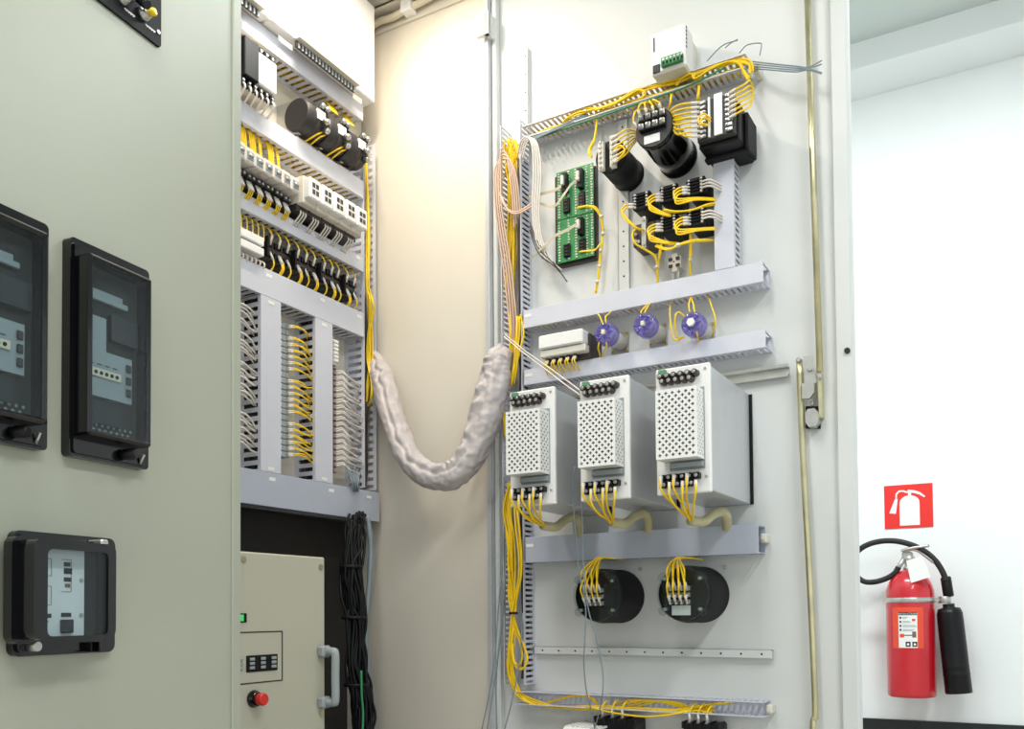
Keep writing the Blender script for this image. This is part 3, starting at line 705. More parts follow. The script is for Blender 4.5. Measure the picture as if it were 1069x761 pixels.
for k_, px, py, lab in (('A', 669.5, 209, 'upper black relay block furthest from the vertical duct'), ('B', 698, 201.5, 'upper middle black relay block'), ('C', 726, 194, 'upper black relay block touching the vertical duct'),
                        ('D', 698, 233, 'lower black relay block beside the metal bracket'), ('E', 727, 226, 'lower black relay block touching the vertical duct')):
    R[k_] = relay(px, py, lab)
def rwires(label, paths): wires('relay_wires', label, FD, paths, r=.0019, ferrule=.012, group='wires of the relay blocks')
for a, lab in (('A', 'left of the far upper relay block'), ('B', 'between the far and middle upper relay blocks'), ('C', 'between the middle and near upper relay blocks'), ('D', 'left of the lower middle relay block'), ('E', 'between the two lower relay blocks')):
    x, z = R[a]; P = []
    for i in range(3 if a != 'A' else 2):
        zz = z - .0125 + i*.0063; xl_ = x - .015
        end = {'A': (.02, -.05, -.062), 'B': (.03, -.045, -.05), 'C': (.05, -.05, -.034), 'D': (.03, -.05, -.045), 'E': (.05, -.06, -.034)}[a]
        P.append([Vector((xl_,-.075,zz)), Vector((xl_-.014,-.083,zz-.001)), Vector((xl_-.022-.002*i,-.086,zz-.010)), Vector((xl_-.018,-.086,zz-.022-.001*i)), Vector((xl_+end[0]*.4,-.082,z+end[2]+.002*i)), Vector((xl_+end[0],end[1],z+end[2]+.004+.002*i))])
    rwires('yellow wires curling ' + lab, P)
for a, lab in (('C', 'upper'), ('E', 'lower')):
    x, z = R[a]; P = []
    for i in range(3): P.append([Vector((x+.013,-.075,z-.009+i*.0063)), Vector((x+.03,-.08,z-.011+i*.0063)), Vector((x+.04,-.07,z-.013+i*.006)), Vector((x+.055,-.03,z-.015+i*.006))])
    wires('relay_wires', 'white wires running from the %s relay block into the vertical duct' % lab, FD, P, m='wirewhite', r=.002, group='wires of the relay blocks')
c = FD.at(669, 243, .06); x, z = c[0], c[2]
t = T('bracket_relay', 'dark square relay with an upright silver bracket beside the vertical strip', 'relay', FD, (x-.02, 0, z-.03))
t.part('body', MB().box(x-.02, x+.03, -.055, 0, z-.026, z+.022, .002), 'terminalbrown')
t.part('silver_bracket', MB().prism(rrect(x+.003, x+.013, z-.036, z+.032, .004), -.064, -.055), 'zinc')
for dz_ in (-.028, .024): t.part('bolt', screw(MB(), (x+.008, -.064, z+dz_), .003, .003), 'steel')
for a, b_ in ((-.012, .0), (-.013, -.014), (-.006, -.017)): t.part('terminal_screw', screw(MB(), (x+a, -.055, z+b_), .004, .005), 'zinc')
def tied(label, paths, ties, r=.0021, m='yellow', name='wire_bundle', group=None, tiem='wirewhite', tr=.005, F=FD):
    t = wires(name, label, F, paths, m=m, r=r, group=group)
    for p in ties:
        p = F.at(*p); t.part('cable_tie', MB().cyl((p[0],p[1],p[2]-.0025), (p[0],p[1],p[2]+.0025), tr, n=10), tiem)
tied('yellow wires running down beside the bracket relay into the duct', strands(FD, [(664,238,.065),(660,245,.07),(663,254,.07),(674,261,.06),(684,268,.05),(686,280,.045),(686.5,297,.03)], 3, .0025, 4) + strands(FD, [(692,250,.05),(690,262,.05),(688,275,.045),(687,297,.03)], 2, .0025, 5), [(686,279,.045)])
tied('pair of yellow wires dropping beside the small white terminal into the duct', strands(FD, [(721,243,.05),(721.5,260,.05),(720.5,275,.045),(720.5,292,.03)], 3, .0025, 6), [(720.5,272,.046)])
tied('yellow wires crossing under the upper relay blocks', strands(FD, [(693,219,.075),(705,221,.08),(722,219,.08),(738,214,.07),(750,212,.04)], 3, .002, 8), [])
tied('yellow wires crossing under the lower relay blocks to the vertical duct', strands(FD, [(685,256,.08),(698,260,.085),(712,254,.085),(728,251,.08),(747,251,.04)], 4, .0022, 9), [(708,256,.085)])
c = FD.at(704, 274, .03); x, z = c[0], c[2]
t = T('small_terminal', 'small white two-pole terminal with a red dot above the duct', 'terminal', FD, (x-.014, 0, z-.02))
t.part('body', MB().prism([(x-.014,z-.012),(x-.006,z-.012),(x-.006,z-.019),(x+.006,z-.019),(x+.006,z-.012),(x+.014,z-.012),(x+.014,z+.012),(x+.006,z+.012),(x+.006,z+.019),(x-.006,z+.019),(x-.006,z+.012),(x-.014,z+.012)], -.03, 0), 'offwhite')
for a, b_ in ((-.008,.012),(.008,.012),(-.008,-.012),(.008,-.012)): t.part('clamp', MB().box(x+a-.004, x+a+.004, -.033, -.03, z+b_*.6-.003, z+b_*.6+.003), 'darkgrey')
t.part('red_dot', screw(MB(), (x-.001,-.03,z+.002), .0022, .0012), 'redbutton')
for a in (-.006, .006): t.part('lead', MB().tube([(x+a,-.02,z-.012), (x+a,-.024,z-.026), (x+a,-.02,z-.04)], .0026, 6), 'wirewhite')
# ---- green circuit board
q = [FD.at(*c_, .022) for c_ in ((581,179.5),(618.9,169.6),(619.6,266),(581,275))]
x0, x1 = (q[0][0]+q[3][0])/2, (q[1][0]+q[2][0])/2; zt, zb_ = (q[0][2]+q[1][2])/2, (q[2][2]+q[3][2])/2
t = T('circuit_board', 'two green circuit boards with black connectors on a dark backing plate', 'circuit board', FD, (x0, 0, zb_))
bw = x1-x0; bh = zt-zb_; zm = zb_+bh*.47
t.part('backing_plate', MB().box(x0-.009, x1+.003, -.012, 0, zb_-.006, zt-.004, .001), 'terminalbrown')
for za, zb2 in ((zm+.001, zt), (zb_, zm-.001)):
    bo = t.part('board', MB().box(x0, x1, -.0195, -.0175, za, zb2), 'pcb')
    dots = MB(); rd = random.Random(5)
    for col in (.04, .30, .50, .80, .93):
        for i in range(int((zb2-za)/.0062)): dots.box(x0+bw*col, x0+bw*col+.0026+.003*rd.random(), -.0208, -.0195, za+.004+i*.0062, za+.007+i*.0062)
    t.part('solder_pads', dots, 'offwhite', parent=bo, kind='stuff')
    hh = zb2-za
    for cx_, cz_, w_, h_, m_ in ((.2, .24, .016, .30, 'black'), (.62, .28, .016, .30, 'black')):
        ch = t.part('chip', MB().box(x0+bw*cx_, x0+bw*cx_+w_, -.026, -.0195, za+hh*(cz_-h_/2), za+hh*(cz_+h_/2), .001), m_, parent=bo)
        for i in range(4): t.part('chip_pin', MB().box(x0+bw*cx_+w_*.25, x0+bw*cx_+w_*.7, -.0275, -.026, za+hh*(cz_-h_/2)+.003+i*.0075, za+hh*(cz_-h_/2)+.0055+i*.0075), 'terminalbrown')
    for cx_ in ((.2, .62) if za > zm else (.62,)):
        cn = t.part('connector', MB().box(x0+bw*cx_, x0+bw*cx_+.013, -.034, -.0195, za+hh*.50, za+hh*.90, .001), 'black', parent=bo)
        t.part('ribbon_plug', MB().box(x0+bw*cx_+.002, x0+bw*cx_+.009, -.042, -.034, za+hh*.62, za+hh*.82, .001), 'offwhite')
def ribbon(label, pts, w=.006):
    P = spline([FD.at(*p) for p in pts], 6); mb = MB()
    for k in range(6): mb.tube([p + Vector((0, 0, (k-2.5)*w/5*1.0)) for p in P], w/9, 5)
    solo('ribbon_cable', label, 'cable', FD, P[-1], mb, 'ivory', group='ribbon cables of the green board')
ribbon('cream ribbon cable plugged into the upper right connector', [(602,189,.046),(596,193,.055),(588,204,.06),(578,215,.055),(560,211,.04)])
ribbon('cream ribbon cable plugged into the upper left connector', [(586,194,.046),(580,198,.05),(570,201,.05),(552,206,.04)])
ribbon('cream ribbon cable plugged into the lower connector', [(602,234,.046),(592,240,.055),(578,247,.06),(567,258,.055),(555,268,.04)])
tied('yellow wire bundle with white ties leaving the green board downward', strands(FD, [(603,217,.035),(612,215.5,.04),(622,218,.04),(628,230,.035),(629,248,.03),(626.5,268,.03),(625,285,.03),(622,306,.02)], 3, .0016, 11), [(628,226,.036),(629.5,244,.032),(627,262,.031),(625.5,278,.03),(623.5,294,.028)], tr=.0042)
tied('thin yellow wires from the lower board joining the tied bundle', strands(FD, [(605,263,.035),(613,262,.04),(621,261,.04),(627,254,.035)], 2, .0014, 12), [], r=.0016)
# ================================================================ inside the cabinet
def C(px, py, y): return FC.at(px, py, -y)
# white controller units under the roof
yt = .275; sx_ = C(282, 24, yt)[0]; zt = 1.965; z0 = d1[0] + .004
def top_unit(x0, x1, label, s0, s1, zs_):
    t = T('controller_unit', label, 'controller', FC, (x0, ZP, z0), 'white controller units under the cabinet roof')
    t.part('body', MB().box(x0, x1, yt, ZP, z0, zt, .003), 'white')
    sl = t.part('terminal_slot', MB().box(s0, s1, yt-.002, yt+.004, zs_-.014, zs_, .0005), 'terminalbrown')
    t.part('slot_hood', MB().box(s0-.004, s1+.004, yt-.016, yt, zs_, zs_+.004, .001), 'offwhite')
    n = int((s1-s0)/.011)
    for i in range(n):
        x = s0 + (s1-s0)*(i+.5)/n
        t.part('terminal_pin', MB().box(x-.0022, x+.0022, yt-.005, yt-.002, zs_-.016, zs_-.004), 'greyplate', parent=sl)
    return t
za = C(339, 66, yt)[2]
t = top_unit(sx_+.001, -.062, 'white controller unit with a long dark terminal slot next to the side wall', C(309, 44, yt)[0], C(370, 92, yt)[0], za)
p = C(299, 46, yt); t.part('sticker', MB().box(p[0]-.025, p[0]+.018, yt-.0008, yt, p[2]-.006, p[2]+.006), 'greyplate')
p = C(373, 103, yt); t.part('sticker', MB().box(p[0]-.016, p[0]+.016, yt-.0008, yt, p[2]-.006, p[2]+.006), 'ivory')
top_unit(-.74, sx_-.001, 'white controller unit partly hidden by the closed door', C(236, -8, yt)[0], C(270, 14, yt)[0], C(258, 2, yt)[2])
# row 1
x0, x1 = C(243, 60, .29)[0], C(283, 95, .29)[0]; zc = (d1[1]+d2[0])/2
t = T('contactor', 'white contactor with black terminals left of the dark cylinders', 'contactor', FC, (x0, ZP, d2[0]+.004))
zz0, zz1 = d2[0]+.02, d1[1]-.036
t.part('body', MB().box(x0, x1, .285, ZP, zz0, zz1, .003), 'offwhite')
t.part('front_block', MB().box(x0+.006, x1-.062, .262, .285, zz0+.012, zz1-.004, .002), 'black')
t.part('white_front', MB().box(x1-.058, x1-.006, .266, .285, zz0+.016, zz1-.014, .003), 'white')
for i in range(6):
    x = x0+.012+i*.0165
    if x > x1-.006: break
    for zz, nm in ((zz1-.006, 'u'), (zz0+.006, 'd')):
        tb = t.part('terminal', MB().box(x-.006, x+.006, .272, .287, zz-.007, zz+.007, .001), 'black')
        t.part('terminal_screw', screw(MB(), (x, .272, zz), .0036, .002), 'zinc', parent=tb)
P = []
for i in range(6):
    x = x0+.012+i*.0165
    if x < x1-.006: P.append([Vector((x,.275,zz0+.003)), Vector((x,.268,zz0-.012)), Vector((x+.002,.29,zz0-.03))])
wires('contactor_wires', 'white wires below the contactor left of the dark cylinders', FC, P, m='wirewhite', r=.0024)
ca = C(309, 119, .30); cb = C(332, 136.5, .30); cs = cb[0]-ca[0]
for i, lab in enumerate(('dark capacitor cylinder whose flat end faces the closed door', 'middle dark capacitor cylinder in the upper row', 'dark capacitor cylinder closest to the side wall')):
    x = ca[0] + i*cs; z = ca[2]; L = cs*.93; R_ = .038; y = .30
    t = T('capacitor', lab, 'capacitor', FC, (x, ZP, z-R_), 'three dark capacitors in the upper row')
    t.part('can', MB().lathe((x,y,z), (1,0,0), [(R_*.9,0), (R_,.004), (R_,L*.9), (R_*.93,L*.93), (R_*.93,L)], 32), 'darkgrey', key='cap_can')
    t.part('label', MB().lathe((x+L*.45,y,z), (1,0,0), [(R_+.0006,0), (R_+.0006,L*.3)], 32), 'terminalbrown', key='cap_ring')
    t.part('label_card', MB().box(x+L*.4, x+L*.78, y-R_-.0022, y-R_+.003, z-.006, z+.016), 'white', key='cap_card')
    for dx, dz_, dy in ((.82, .030, -.02), (.98, .026, -.024), (.72, -.006, -.038), (.86, -.020, -.030)):
        cap = t.part('terminal', MB().cyl((x+L*dx,y+dy*.8,z+dz_*.9), (x+L*dx,y+dy-.008,z+dz_+(.006 if dz_ > 0 else -.002)), .007, n=10), 'darkgrey')
        t.part('terminal_ball', MB().ball((x+L*dx,y+dy-.010,z+dz_+(.007 if dz_ > 0 else -.002)), .0075, 10, 6), 'steel', parent=cap)
    t.part('clamp_foot', MB().box(x+L*.1, x+L*.25, y, ZP, z-R_-.002, z+R_+.002, .001), 'zinc', key='cap_foot')
    if i: wires('capacitor_wires', ('yellow wires hanging under the middle capacitor', 'yellow wires hanging under the capacitor closest to the side wall')[i-1], FC, [[Vector((x-.012+d_,.275,z-.01)), Vector((x-.02+d_*2,.272,z-.024)), Vector((x-.034+d_*2,.278,z-.036)), Vector((x-.04+d_*3,.31,z-.048))] for d_ in (0,.006)], r=.002)
# wires from the top duct down
for px, py, n, lab in ((267, 60, 4, 'yellow wires rising from the contactor into the top duct'), (345, 108, 5, 'yellow wires above the middle capacitor'), (362, 120, 5, 'yellow wires above the capacitor closest to the side wall')):
    b0 = C(px, py, .31)
    wires('drop_wires', lab, FC, [[Vector((b0[0]+i*.006, .33, d1[1]+.006)), Vector((b0[0]+i*.006-.003, .315, d1[1]-.012)), Vector((b0[0]+i*.005-.006, .30, d1[1]-.034))] for i in range(n)], r=.0018)
# row 2: plug-in relays
GR = 'clear plug-in relays in the relay row'
for i, (px, py) in enumerate(((247,158),(256.5,165),(266.3,171.5),(276,177.3),(285.5,183),(295,189),(304,195))):
    c = C(px, py, .275); x, z = c[0], c[2]
    t = T('plug_relay', ('%s clear-topped plug-in relay counted from the closed door' % ('half-hidden', 'first', 'second', 'third', 'fourth', 'fifth', 'sixth')[i]), 'relay', FC, (x, ZP, z-.045), GR)
    t.part('socket', MB().box(x-.0135, x+.0135, .295, ZP, z-.048, z+.012, .0015), 'terminalbrown', key='pr_s')
    t.part('clear_cap', MB().box(x-.0125, x+.0125, .262, .30, z-.014, z+.018, .003), 'wirewhite', key='pr_c')
    co = t.part('coil_window', MB().box(x-.009, x+.009, .2605, .264, z-.008, z+.010, .001), 'greyplate', key='pr_w')
    t.part('coil', MB().cyl((x-.006,.2595,z+.001), (x+.006,.2595,z+.001), .003, n=8), 'zinc', parent=co, key='pr_k')
    t.part('screw_row', MB().box(x-.012, x+.012, .285, .297, z-.030, z-.020, .001), 'darkgrey', key='pr_t')
    for k in range(2): t.part('terminal_screw', screw(MB(), (x-.006+k*.012,.285,z-.025), .003, .002), 'zinc')
    P = [[Vector((x-.007+k*.005,.292,z-.034)), Vector((x-.007+k*.005,.286,z-.046)), Vector((x-.006+k*.005,.29,z-.062)), Vector((x-.005+k*.005,.32,z-.075))] for k in range(3)]
    wires('relay_wires', 'white and yellow wires under the %s plug-in relay from the closed door' % ('half-hidden', 'first', 'second', 'third', 'fourth', 'fifth', 'sixth')[i], FC, P, m='yellow', r=.0017, ferrule=.022, group='wires under the plug-in relays')
    if 0 < i: wires('drop_wires', 'yellow wires dropping from the duct onto the %s plug-in relay' % ('', 'first', 'second', 'third', 'fourth', 'fifth', 'sixth')[i], FC, [[Vector((x-.008+k*.005,.33,d2[1]+.006)), Vector((x-.008+k*.005,.312,d2[1]-.01)), Vector((x-.006+k*.004,.305,z+.016))] for k in range(4 if i in (2,3,5) else 2)], r=.0017, group='wires dropping onto the plug-in relays')
# white modules
fx = [C(px, py, .24) for px, py in ((329,199),(341.5,207),(354.5,214.5),(366.5,221.5),(378,228))]
mwid = (fx[-1][0]-fx[0][0])/4
for i in range(5):
    x = fx[0][0] + i*mwid; z = sum(f[2] for f in fx)/5
    t = T('breaker_module', ('%s white breaker module, counted from the plug-in relays' % ('first', 'second', 'third', 'fourth', 'fifth')[i]), 'breaker', FC, (x-mwid/2, ZP, z-.035), 'white breaker modules in the relay row')
    w = mwid*.48
    t.part('body', MB().box(x-w, x+w, .256, ZP, z-.030, z+.031, .002), 'offwhite', key='bm_b')
    fc_ = t.part('front', MB().box(x-w*.94, x+w*.94, .238, .258, z-.022, z+.025, .003), 'white', key='bm_f')
    for j in range(4):
        a, b_ = j % 2, j//2
        t.part('printed_mark', MB().box(x-w*.55+a*w*.6, x-w*.1+a*w*.6, .2372, .2385, z-.011+b_*.015, z-.001+b_*.015), 'terminalbrown', parent=fc_)
    t.part('lower_terminals', MB().box(x-w, x+w, .275, ZP, z-.042, z-.026, .001), 'terminalbrown', key='bm_t')
    P = [[Vector((x-.008+k*.008,.28,z-.036)), Vector((x-.008+k*.008,.275,z-.047)), Vector((x-.007+k*.008,.30,z-.066))] for k in range(3)]
    wires('breaker_wires', 'pale wires under the %s white breaker module' % ('first', 'second', 'third', 'fourth', 'fifth')[i], FC, P, m='wirewhite', r=.002, group='wires under the breaker modules')
# row 3
x0, x1 = C(240, 245, .29)[0], C(275.5, 262, .29)[0]; z = C(262, 252, .29)[2]
t = T('signal_block', 'pale two-tier block at the left end of the terminal row', 'terminal block', FC, (x0, ZP, z-.02))
t.part('body', MB().box(x0, x1, .31, ZP, z-.026, z+.024, .002), 'offwhite')
t.part('upper_tier', MB().box(x0, x1, .288, .31, z+.002, z+.020, .002), 'white')
t.part('lower_tier', MB().box(x0, x1, .288, .31, z-.020, z-.003, .002), 'white')
wires('signal_wires', 'short white wires under the pale two-tier block', FC, [[Vector((x0+.03+i*.012,.31,z-.022)), Vector((x0+.03+i*.012,.296,z-.034)), Vector((x0+.032+i*.012,.32,z-.058))] for i in range(7)], m='wirewhite', r=.0022)
wires('signal_wires', 'thin yellow and white wires above the pale two-tier block', FC, [[Vector((x0+.05+i*.016,.34,d3[1]+.004)), Vector((x0+.047+i*.016,.31,d3[1]-.01)), Vector((x0+.04+i*.016,.30,z+.02))] for i in range(5)], r=.0014)
xa = C(281, 262, .30)[0]; n = 11; st = (-.088 - xa)/n; z = (C(310, 272, .305)[2] + C(365, 297, .305)[2])/2
for i in range(n):
    x = xa + st*(i+.5)
    ordn = ('first','second','third','fourth','fifth','sixth','seventh','eighth','ninth','tenth','eleventh')[i]
    t = T('terminal_block', 'brown terminal block in the middle row, %s from the pale two-tier block' % ordn, 'terminal block', FC, (x-st/2, ZP, z-.024), 'brown terminal blocks of the middle row')
    t.part('body', MB().box(x-st*.47, x+st*.47, .318, ZP, z-.022, z+.022, .0015), 'terminalbrown', key='tb_b')
    for k in range(3):
        for s_ in (-1, 1):
            t.part('clamp', MB().box(x-st*.4+k*st*.28, x-st*.4+k*st*.28+.005, .312, .319, z+s_*.012-.006, z+s_*.012+.006, .0008), 'black')
    if i % 3 == 0: t.part('end_stop', MB().box(x-st*.49, x-st*.32, .304, .32, z-.022, z+.022, .001), 'blackmatte')
    dx = random.uniform(-.006, .006)
    wires('terminal_wires', 'yellow wires entering and leaving the %s brown terminal block of the middle row' % ordn, FC,
          [[Vector((x+dx,.314,z+.008)), Vector((x+dx+.001,.308,z+.026)), Vector((x+dx-.006,.318,z+.046)), Vector((x+dx-.009,.345,z+.056))],
           [Vector((x+dx,.314,z-.008)), Vector((x+dx+.002,.306,z-.026)), Vector((x+dx,.305,z-.044)), Vector((x+dx-.003,.33,z-.066))]] +
          ([[Vector((x+dx+.004,.314,z-.008)), Vector((x+dx+.006,.306,z-.024)), Vector((x+dx+.004,.304,z-.044)), Vector((x+dx,.33,z-.066))]] if i % 2 else []), r=.0019, ferrule=.02, group='wires of the middle terminal row')
# row 4: vertical terminal strips
def vstrip2(x0, x1, za, zb2, n, label, m, mark):
    t = T('terminal_strip', label, 'terminal strip', FC, (x0, ZP, za), 'upright terminal strips between the vertical ducts')
    t.part('rail', MB().box(x0-.002, x1+.004, ZP-.008, ZP, za-.03, zb2+.004), 'zinc')
    h = (zb2-za)/n
    for i in range(n):
        tb = t.part('terminal', MB().box(x0, x1, .318, ZP-.008, za+i*h+.0006, za+(i+1)*h-.0006, .0012), m)
        t.part('marker', MB().box(x0+.001, x0+.007, .3165, .319, za+i*h+.002, za+(i+1)*h-.002), mark, parent=tb)
        t.part('clamp', MB().box(x1-.010, x1-.003, .3165, .319, za+i*h+.003, za+(i+1)*h-.003), 'greyplate', parent=tb)
    return h
sa = (va[1]+.012, va[1]+.045); sza, szb = d5[0]+.045, d4[1]-.035
h = vstrip2(sa[0], sa[1], sza, szb, 22, 'grey upright terminal strip wired in yellow between the two covered ducts', 'greyplate', 'white')
P = []
for i in range(22):
    z = sza + (i+.5)*h
    if i % 7 == 6: continue
    for k in range(2): P.append([Vector((sa[1]-.006,.316,z+k*.004-.002)), Vector((sa[1]+.008,.306,z+k*.003)), Vector((sa[1]+.030,.30,z-.004+random.gauss(0,.003))), Vector((vb[0]+.004,.318+random.gauss(0,.006),z-.006+random.gauss(0,.004)))])
wires('terminal_wires', 'row of yellow wires running from the grey strip into the right covered duct', FC, P, r=.0016, ferrule=.012)
sb = (vb[1]+.008, vb[1]+.036)
h = vstrip2(sb[0], sb[1], sza-.012, szb-.01, 22, 'brownish upright terminal strip wired in white beside the tall open duct', 'redterm', 'white')
P = []
for i in range(17):
    z = sza + (i+.5)*h
    for k in range(2): P.append([Vector((sb[1]-.004,.316,z+k*.005-.002)), Vector((sb[1]+.008,.306,z+k*.004+.002)), Vector((sb[1]+.024,.302,z-.006+random.gauss(0,.003))), Vector((vc[0]+.004,.32+random.gauss(0,.006),z-.008+random.gauss(0,.004)))])
wires('terminal_wires', 'row of white wires running from the brownish strip into the tall open duct', FC, P, m='wirewhite', r=.0018)
p = (sb[0], szb-.07)
solo('marker_block', 'white numbered marker block clipped on top of the brownish strip', 'marker', FC, (sb[0], .31, szb-.05), (lambda m_: [m_.box(sb[0]+.004, sb[0]+.018, .302, .318, szb-.052+i*.009, szb-.045+i*.009, .001) for i in range(6)] and m_.box(sb[0]+.002, sb[0]+.02, .312, .3175, szb-.056, szb+.004))(MB()), 'white')
vstrip2(va[0]-.126, va[0]-.096, sza, szb, 22, 'grey upright terminal strip beside the left covered duct, behind the closed door edge', 'greyplate', 'white')
P = []
for i in range(20):
    z = sza + .004 + i*(szb-sza)/20
    if i in (5, 6, 12, 16): continue
    P.append([Vector((va[0]-.10,.316,z)), Vector((va[0]-.062,.298,z+.005)), Vector((va[0]-.03,.302,z-.002+random.gauss(0,.004))), Vector((va[0]+.004,.32,z-.006+random.gauss(0,.005)))])
    if i % 3: P.append([Vector((va[0]-.10,.316,z-.003)), Vector((va[0]-.062,.302,z+.000)), Vector((va[0]-.034,.304,z-.006+random.gauss(0,.004))), Vector((va[0]+.004,.326,z-.01))])
wires('terminal_wires', 'row of pale wires entering the left covered duct beside the closed door', FC, P, m='wirewhite', r=.0021)
# loose yellow bundle in the tall open duct
xm = (vc[0]+min(vc[1],-.025))/2
tied('long yellow wire bundle hanging in the tall open duct beside the side wall', strands(FC, [Vector((xm,.318,d2[0]+.09)), Vector((xm+.004,.312,d2[1]-.06)), Vector((xm-.002,.308,d3[1]-.02)), Vector((xm+.004,.306,d4[1]-.02)), Vector((xm,.312,1.0)), Vector((xm+.002,.325,.93))], 6, .006, 21), [], F=FC, r=.0021)
tied('yellow wires looping out of the tall open duct near the sleeve', strands(FC, [C(384,300,.30), C(388,315,.28), C(389,328,.285), C(385,345,.30), C(384,375,.31), C(388,398,.285), C(388,415,.285), C(384,424,.31)], 3, .003, 22), [], F=FC, r=.0018)
tied('dark wires packed low in the tall open duct', strands(FC, [Vector((xm+.004,.33,1.25)), Vector((xm+.006,.318,1.08)), Vector((xm+.002,.32,.92)), Vector((xm+.004,.325,.80)), Vector((xm,.33,.765))], 8, .007, 23), [], F=FC, r=.0024, m='terminalbrown')
tied('thin black and white wires sticking out over the bottom duct end', [[C(361+i*3.1, 486+(i % 3)*4, .30), C(365+i*1.6, 497, .29), C(368+i*1.1, 505+(i % 2)*4, .285), C(369+i*.8, 513, .30)] for i in range(7)], [], F=FC, r=.0016, m='wiregrey')
# ---- lower unit
yb = .16; bx = C(339.5, 660, yb)[0]; bz = C(300, 579, yb)[2]
t = T('drive_unit', 'large beige front-panel unit in the dark lower compartment', 'control unit', FC, (bx-.45, .28, .06))
fr = t.part('front_panel', MB().box(-.76, bx, yb, yb+.012, .062, bz, .003), 'panel')
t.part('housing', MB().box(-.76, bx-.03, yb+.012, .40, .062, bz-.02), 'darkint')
def lowbox(px0, py0, px1, py1, d): a = C(px0, py0, yb-d); b_ = C(px1, py1, yb-d); return a[0], b_[0], b_[2], a[2]
a = C(294.5, 659, yb); b_ = C(294.5, 710, yb); wz0, wz1 = b_[2], a[2]
g = .0012
t.part('window_frame', MB().box(-.62, a[0], yb-.0008, yb+.001, wz1-g, wz1+g).box(-.62, a[0], yb-.0008, yb+.001, wz0-g, wz0+g).box(a[0]-g, a[0]+g, yb-.0008, yb+.001, wz0, wz1), 'darkint', parent=fr)
c = C(289, 691, yb)
br = t.part('breaker_strip', MB().box(-.60, c[0], yb-.003, yb+.001, c[2]-.0155, c[2]+.0155, .001), 'black')
for i, dx in enumerate((.006, .034, .062, .09)):
    for k in range(3): t.part('lever', MB().box(c[0]-dx-.012, c[0]-dx, yb-.006, yb-.003, c[2]-.010+k*.008, c[2]-.0045+k*.008, .0008), 'greyplate', parent=br)
c = C(254.5, 645, yb); t.part('display', MB().box(c[0]-.05, c[0]+.006, yb-.0015, yb+.001, c[2]-.0085, c[2]+.0085), 'black')
t.part('digits', MB().box(c[0]-.046, c[0]-.002, yb-.0022, yb-.0014, c[2]-.006, c[2]+.006), 'greendisp')
c = C(264.5, 729.5, yb)
bt = t.part('button_collar', MB().lathe((c[0],yb,c[2]), (0,-1,0), [(.0165,0), (.0165,.004), (.0125,.008), (.0125,.014)], 20), 'blackgloss')
t.part('button_cap', MB().lathe((c[0],yb,c[2]), (0,-1,0), [(.0100,.008), (.0120,.020), (.0120,.026), (.010,.029)], 18), 'redbutton', parent=bt, label='red push button')
for px, py in ((254, 584), (334.5, 592), (335.5, 745)):
    c = C(px, py, yb); t.part('screw', screw(MB(), (c[0], yb, c[2]), .0065, .003, 10), 'yellowzinc', parent=fr)
h0 = C(335, 680, yb); h1 = C(335, 733, yb)
hd = t.part('handle', MB().tube(spline([Vector((h0[0],yb-.002,h0[2])), Vector((h0[0]+.0,yb-.03,h0[2])), Vector((h0[0],yb-.038,h0[2]-.006)), Vector((h0[0],yb-.038,(h0[2]+h1[2])/2)), Vector((h0[0],yb-.038,h1[2]+.006)), Vector((h0[0],yb-.03,h1[2])), Vector((h0[0],yb-.002,h1[2]))], 5), .0085, 10), 'greyplate')
for hh in (h0, h1): t.part('handle_foot', MB().box(hh[0]-.013, hh[0]+.013, yb-.018, yb, hh[2]-.012, hh[2]+.012, .004), 'greyplate', parent=hd)
# black cable loom beside the unit
path = [(371,540,-.27),(369,560,-.265),(366,590,-.26),(368,620,-.255),(370,650,-.25),(371,690,-.245),(375,720,-.24),(377,745,-.24),(378,775,-.24),(379,800,-.24)]
t = T('cable_loom', 'thick loom of black cables hanging beside the beige unit', 'cables', FC, FC.at(*path[-1]))
for wp in strands(FC, path, 34, .023, 31): t.part('cable', MB().tube(spline(wp, 5), .0036, 6), 'wireblack')
for px, py, y in ((366,592,-.26), (369,645,-.25), (372,715,-.243)):
    p = FC.at(px, py, y); t.part('cable_tie', MB().lathe((p[0],p[1],p[2]-.003), (0,0,1), [(.027,0), (.0285,.002), (.0285,.005), (.027,.007)], 16), 'blackmatte')
solo('flexible_conduit', 'grey flexible conduit along the right edge of the black loom', 'conduit', FC, FC.at(389,790,-.25), MB().tube(spline([FC.at(*p) for p in ((384,540,-.29),(387,570,-.28),(385,610,-.275),(382,650,-.27),(383,690,-.262),(388,730,-.257),(390,790,-.25))], 8), .006, 10, rfun=lambda s, t_: .006+.0007*math.sin(s*260)), 'wiregrey')
solo('earth_wire', 'single green wire showing in the black loom', 'wire', FC, FC.at(378,760,-.205), MB().tube(spline([FC.at(*p) for p in ((377,700,-.215),(377.5,725,-.21),(379,745,-.205),(378,770,-.2))], 5), .003, 6), 'wiregreen')
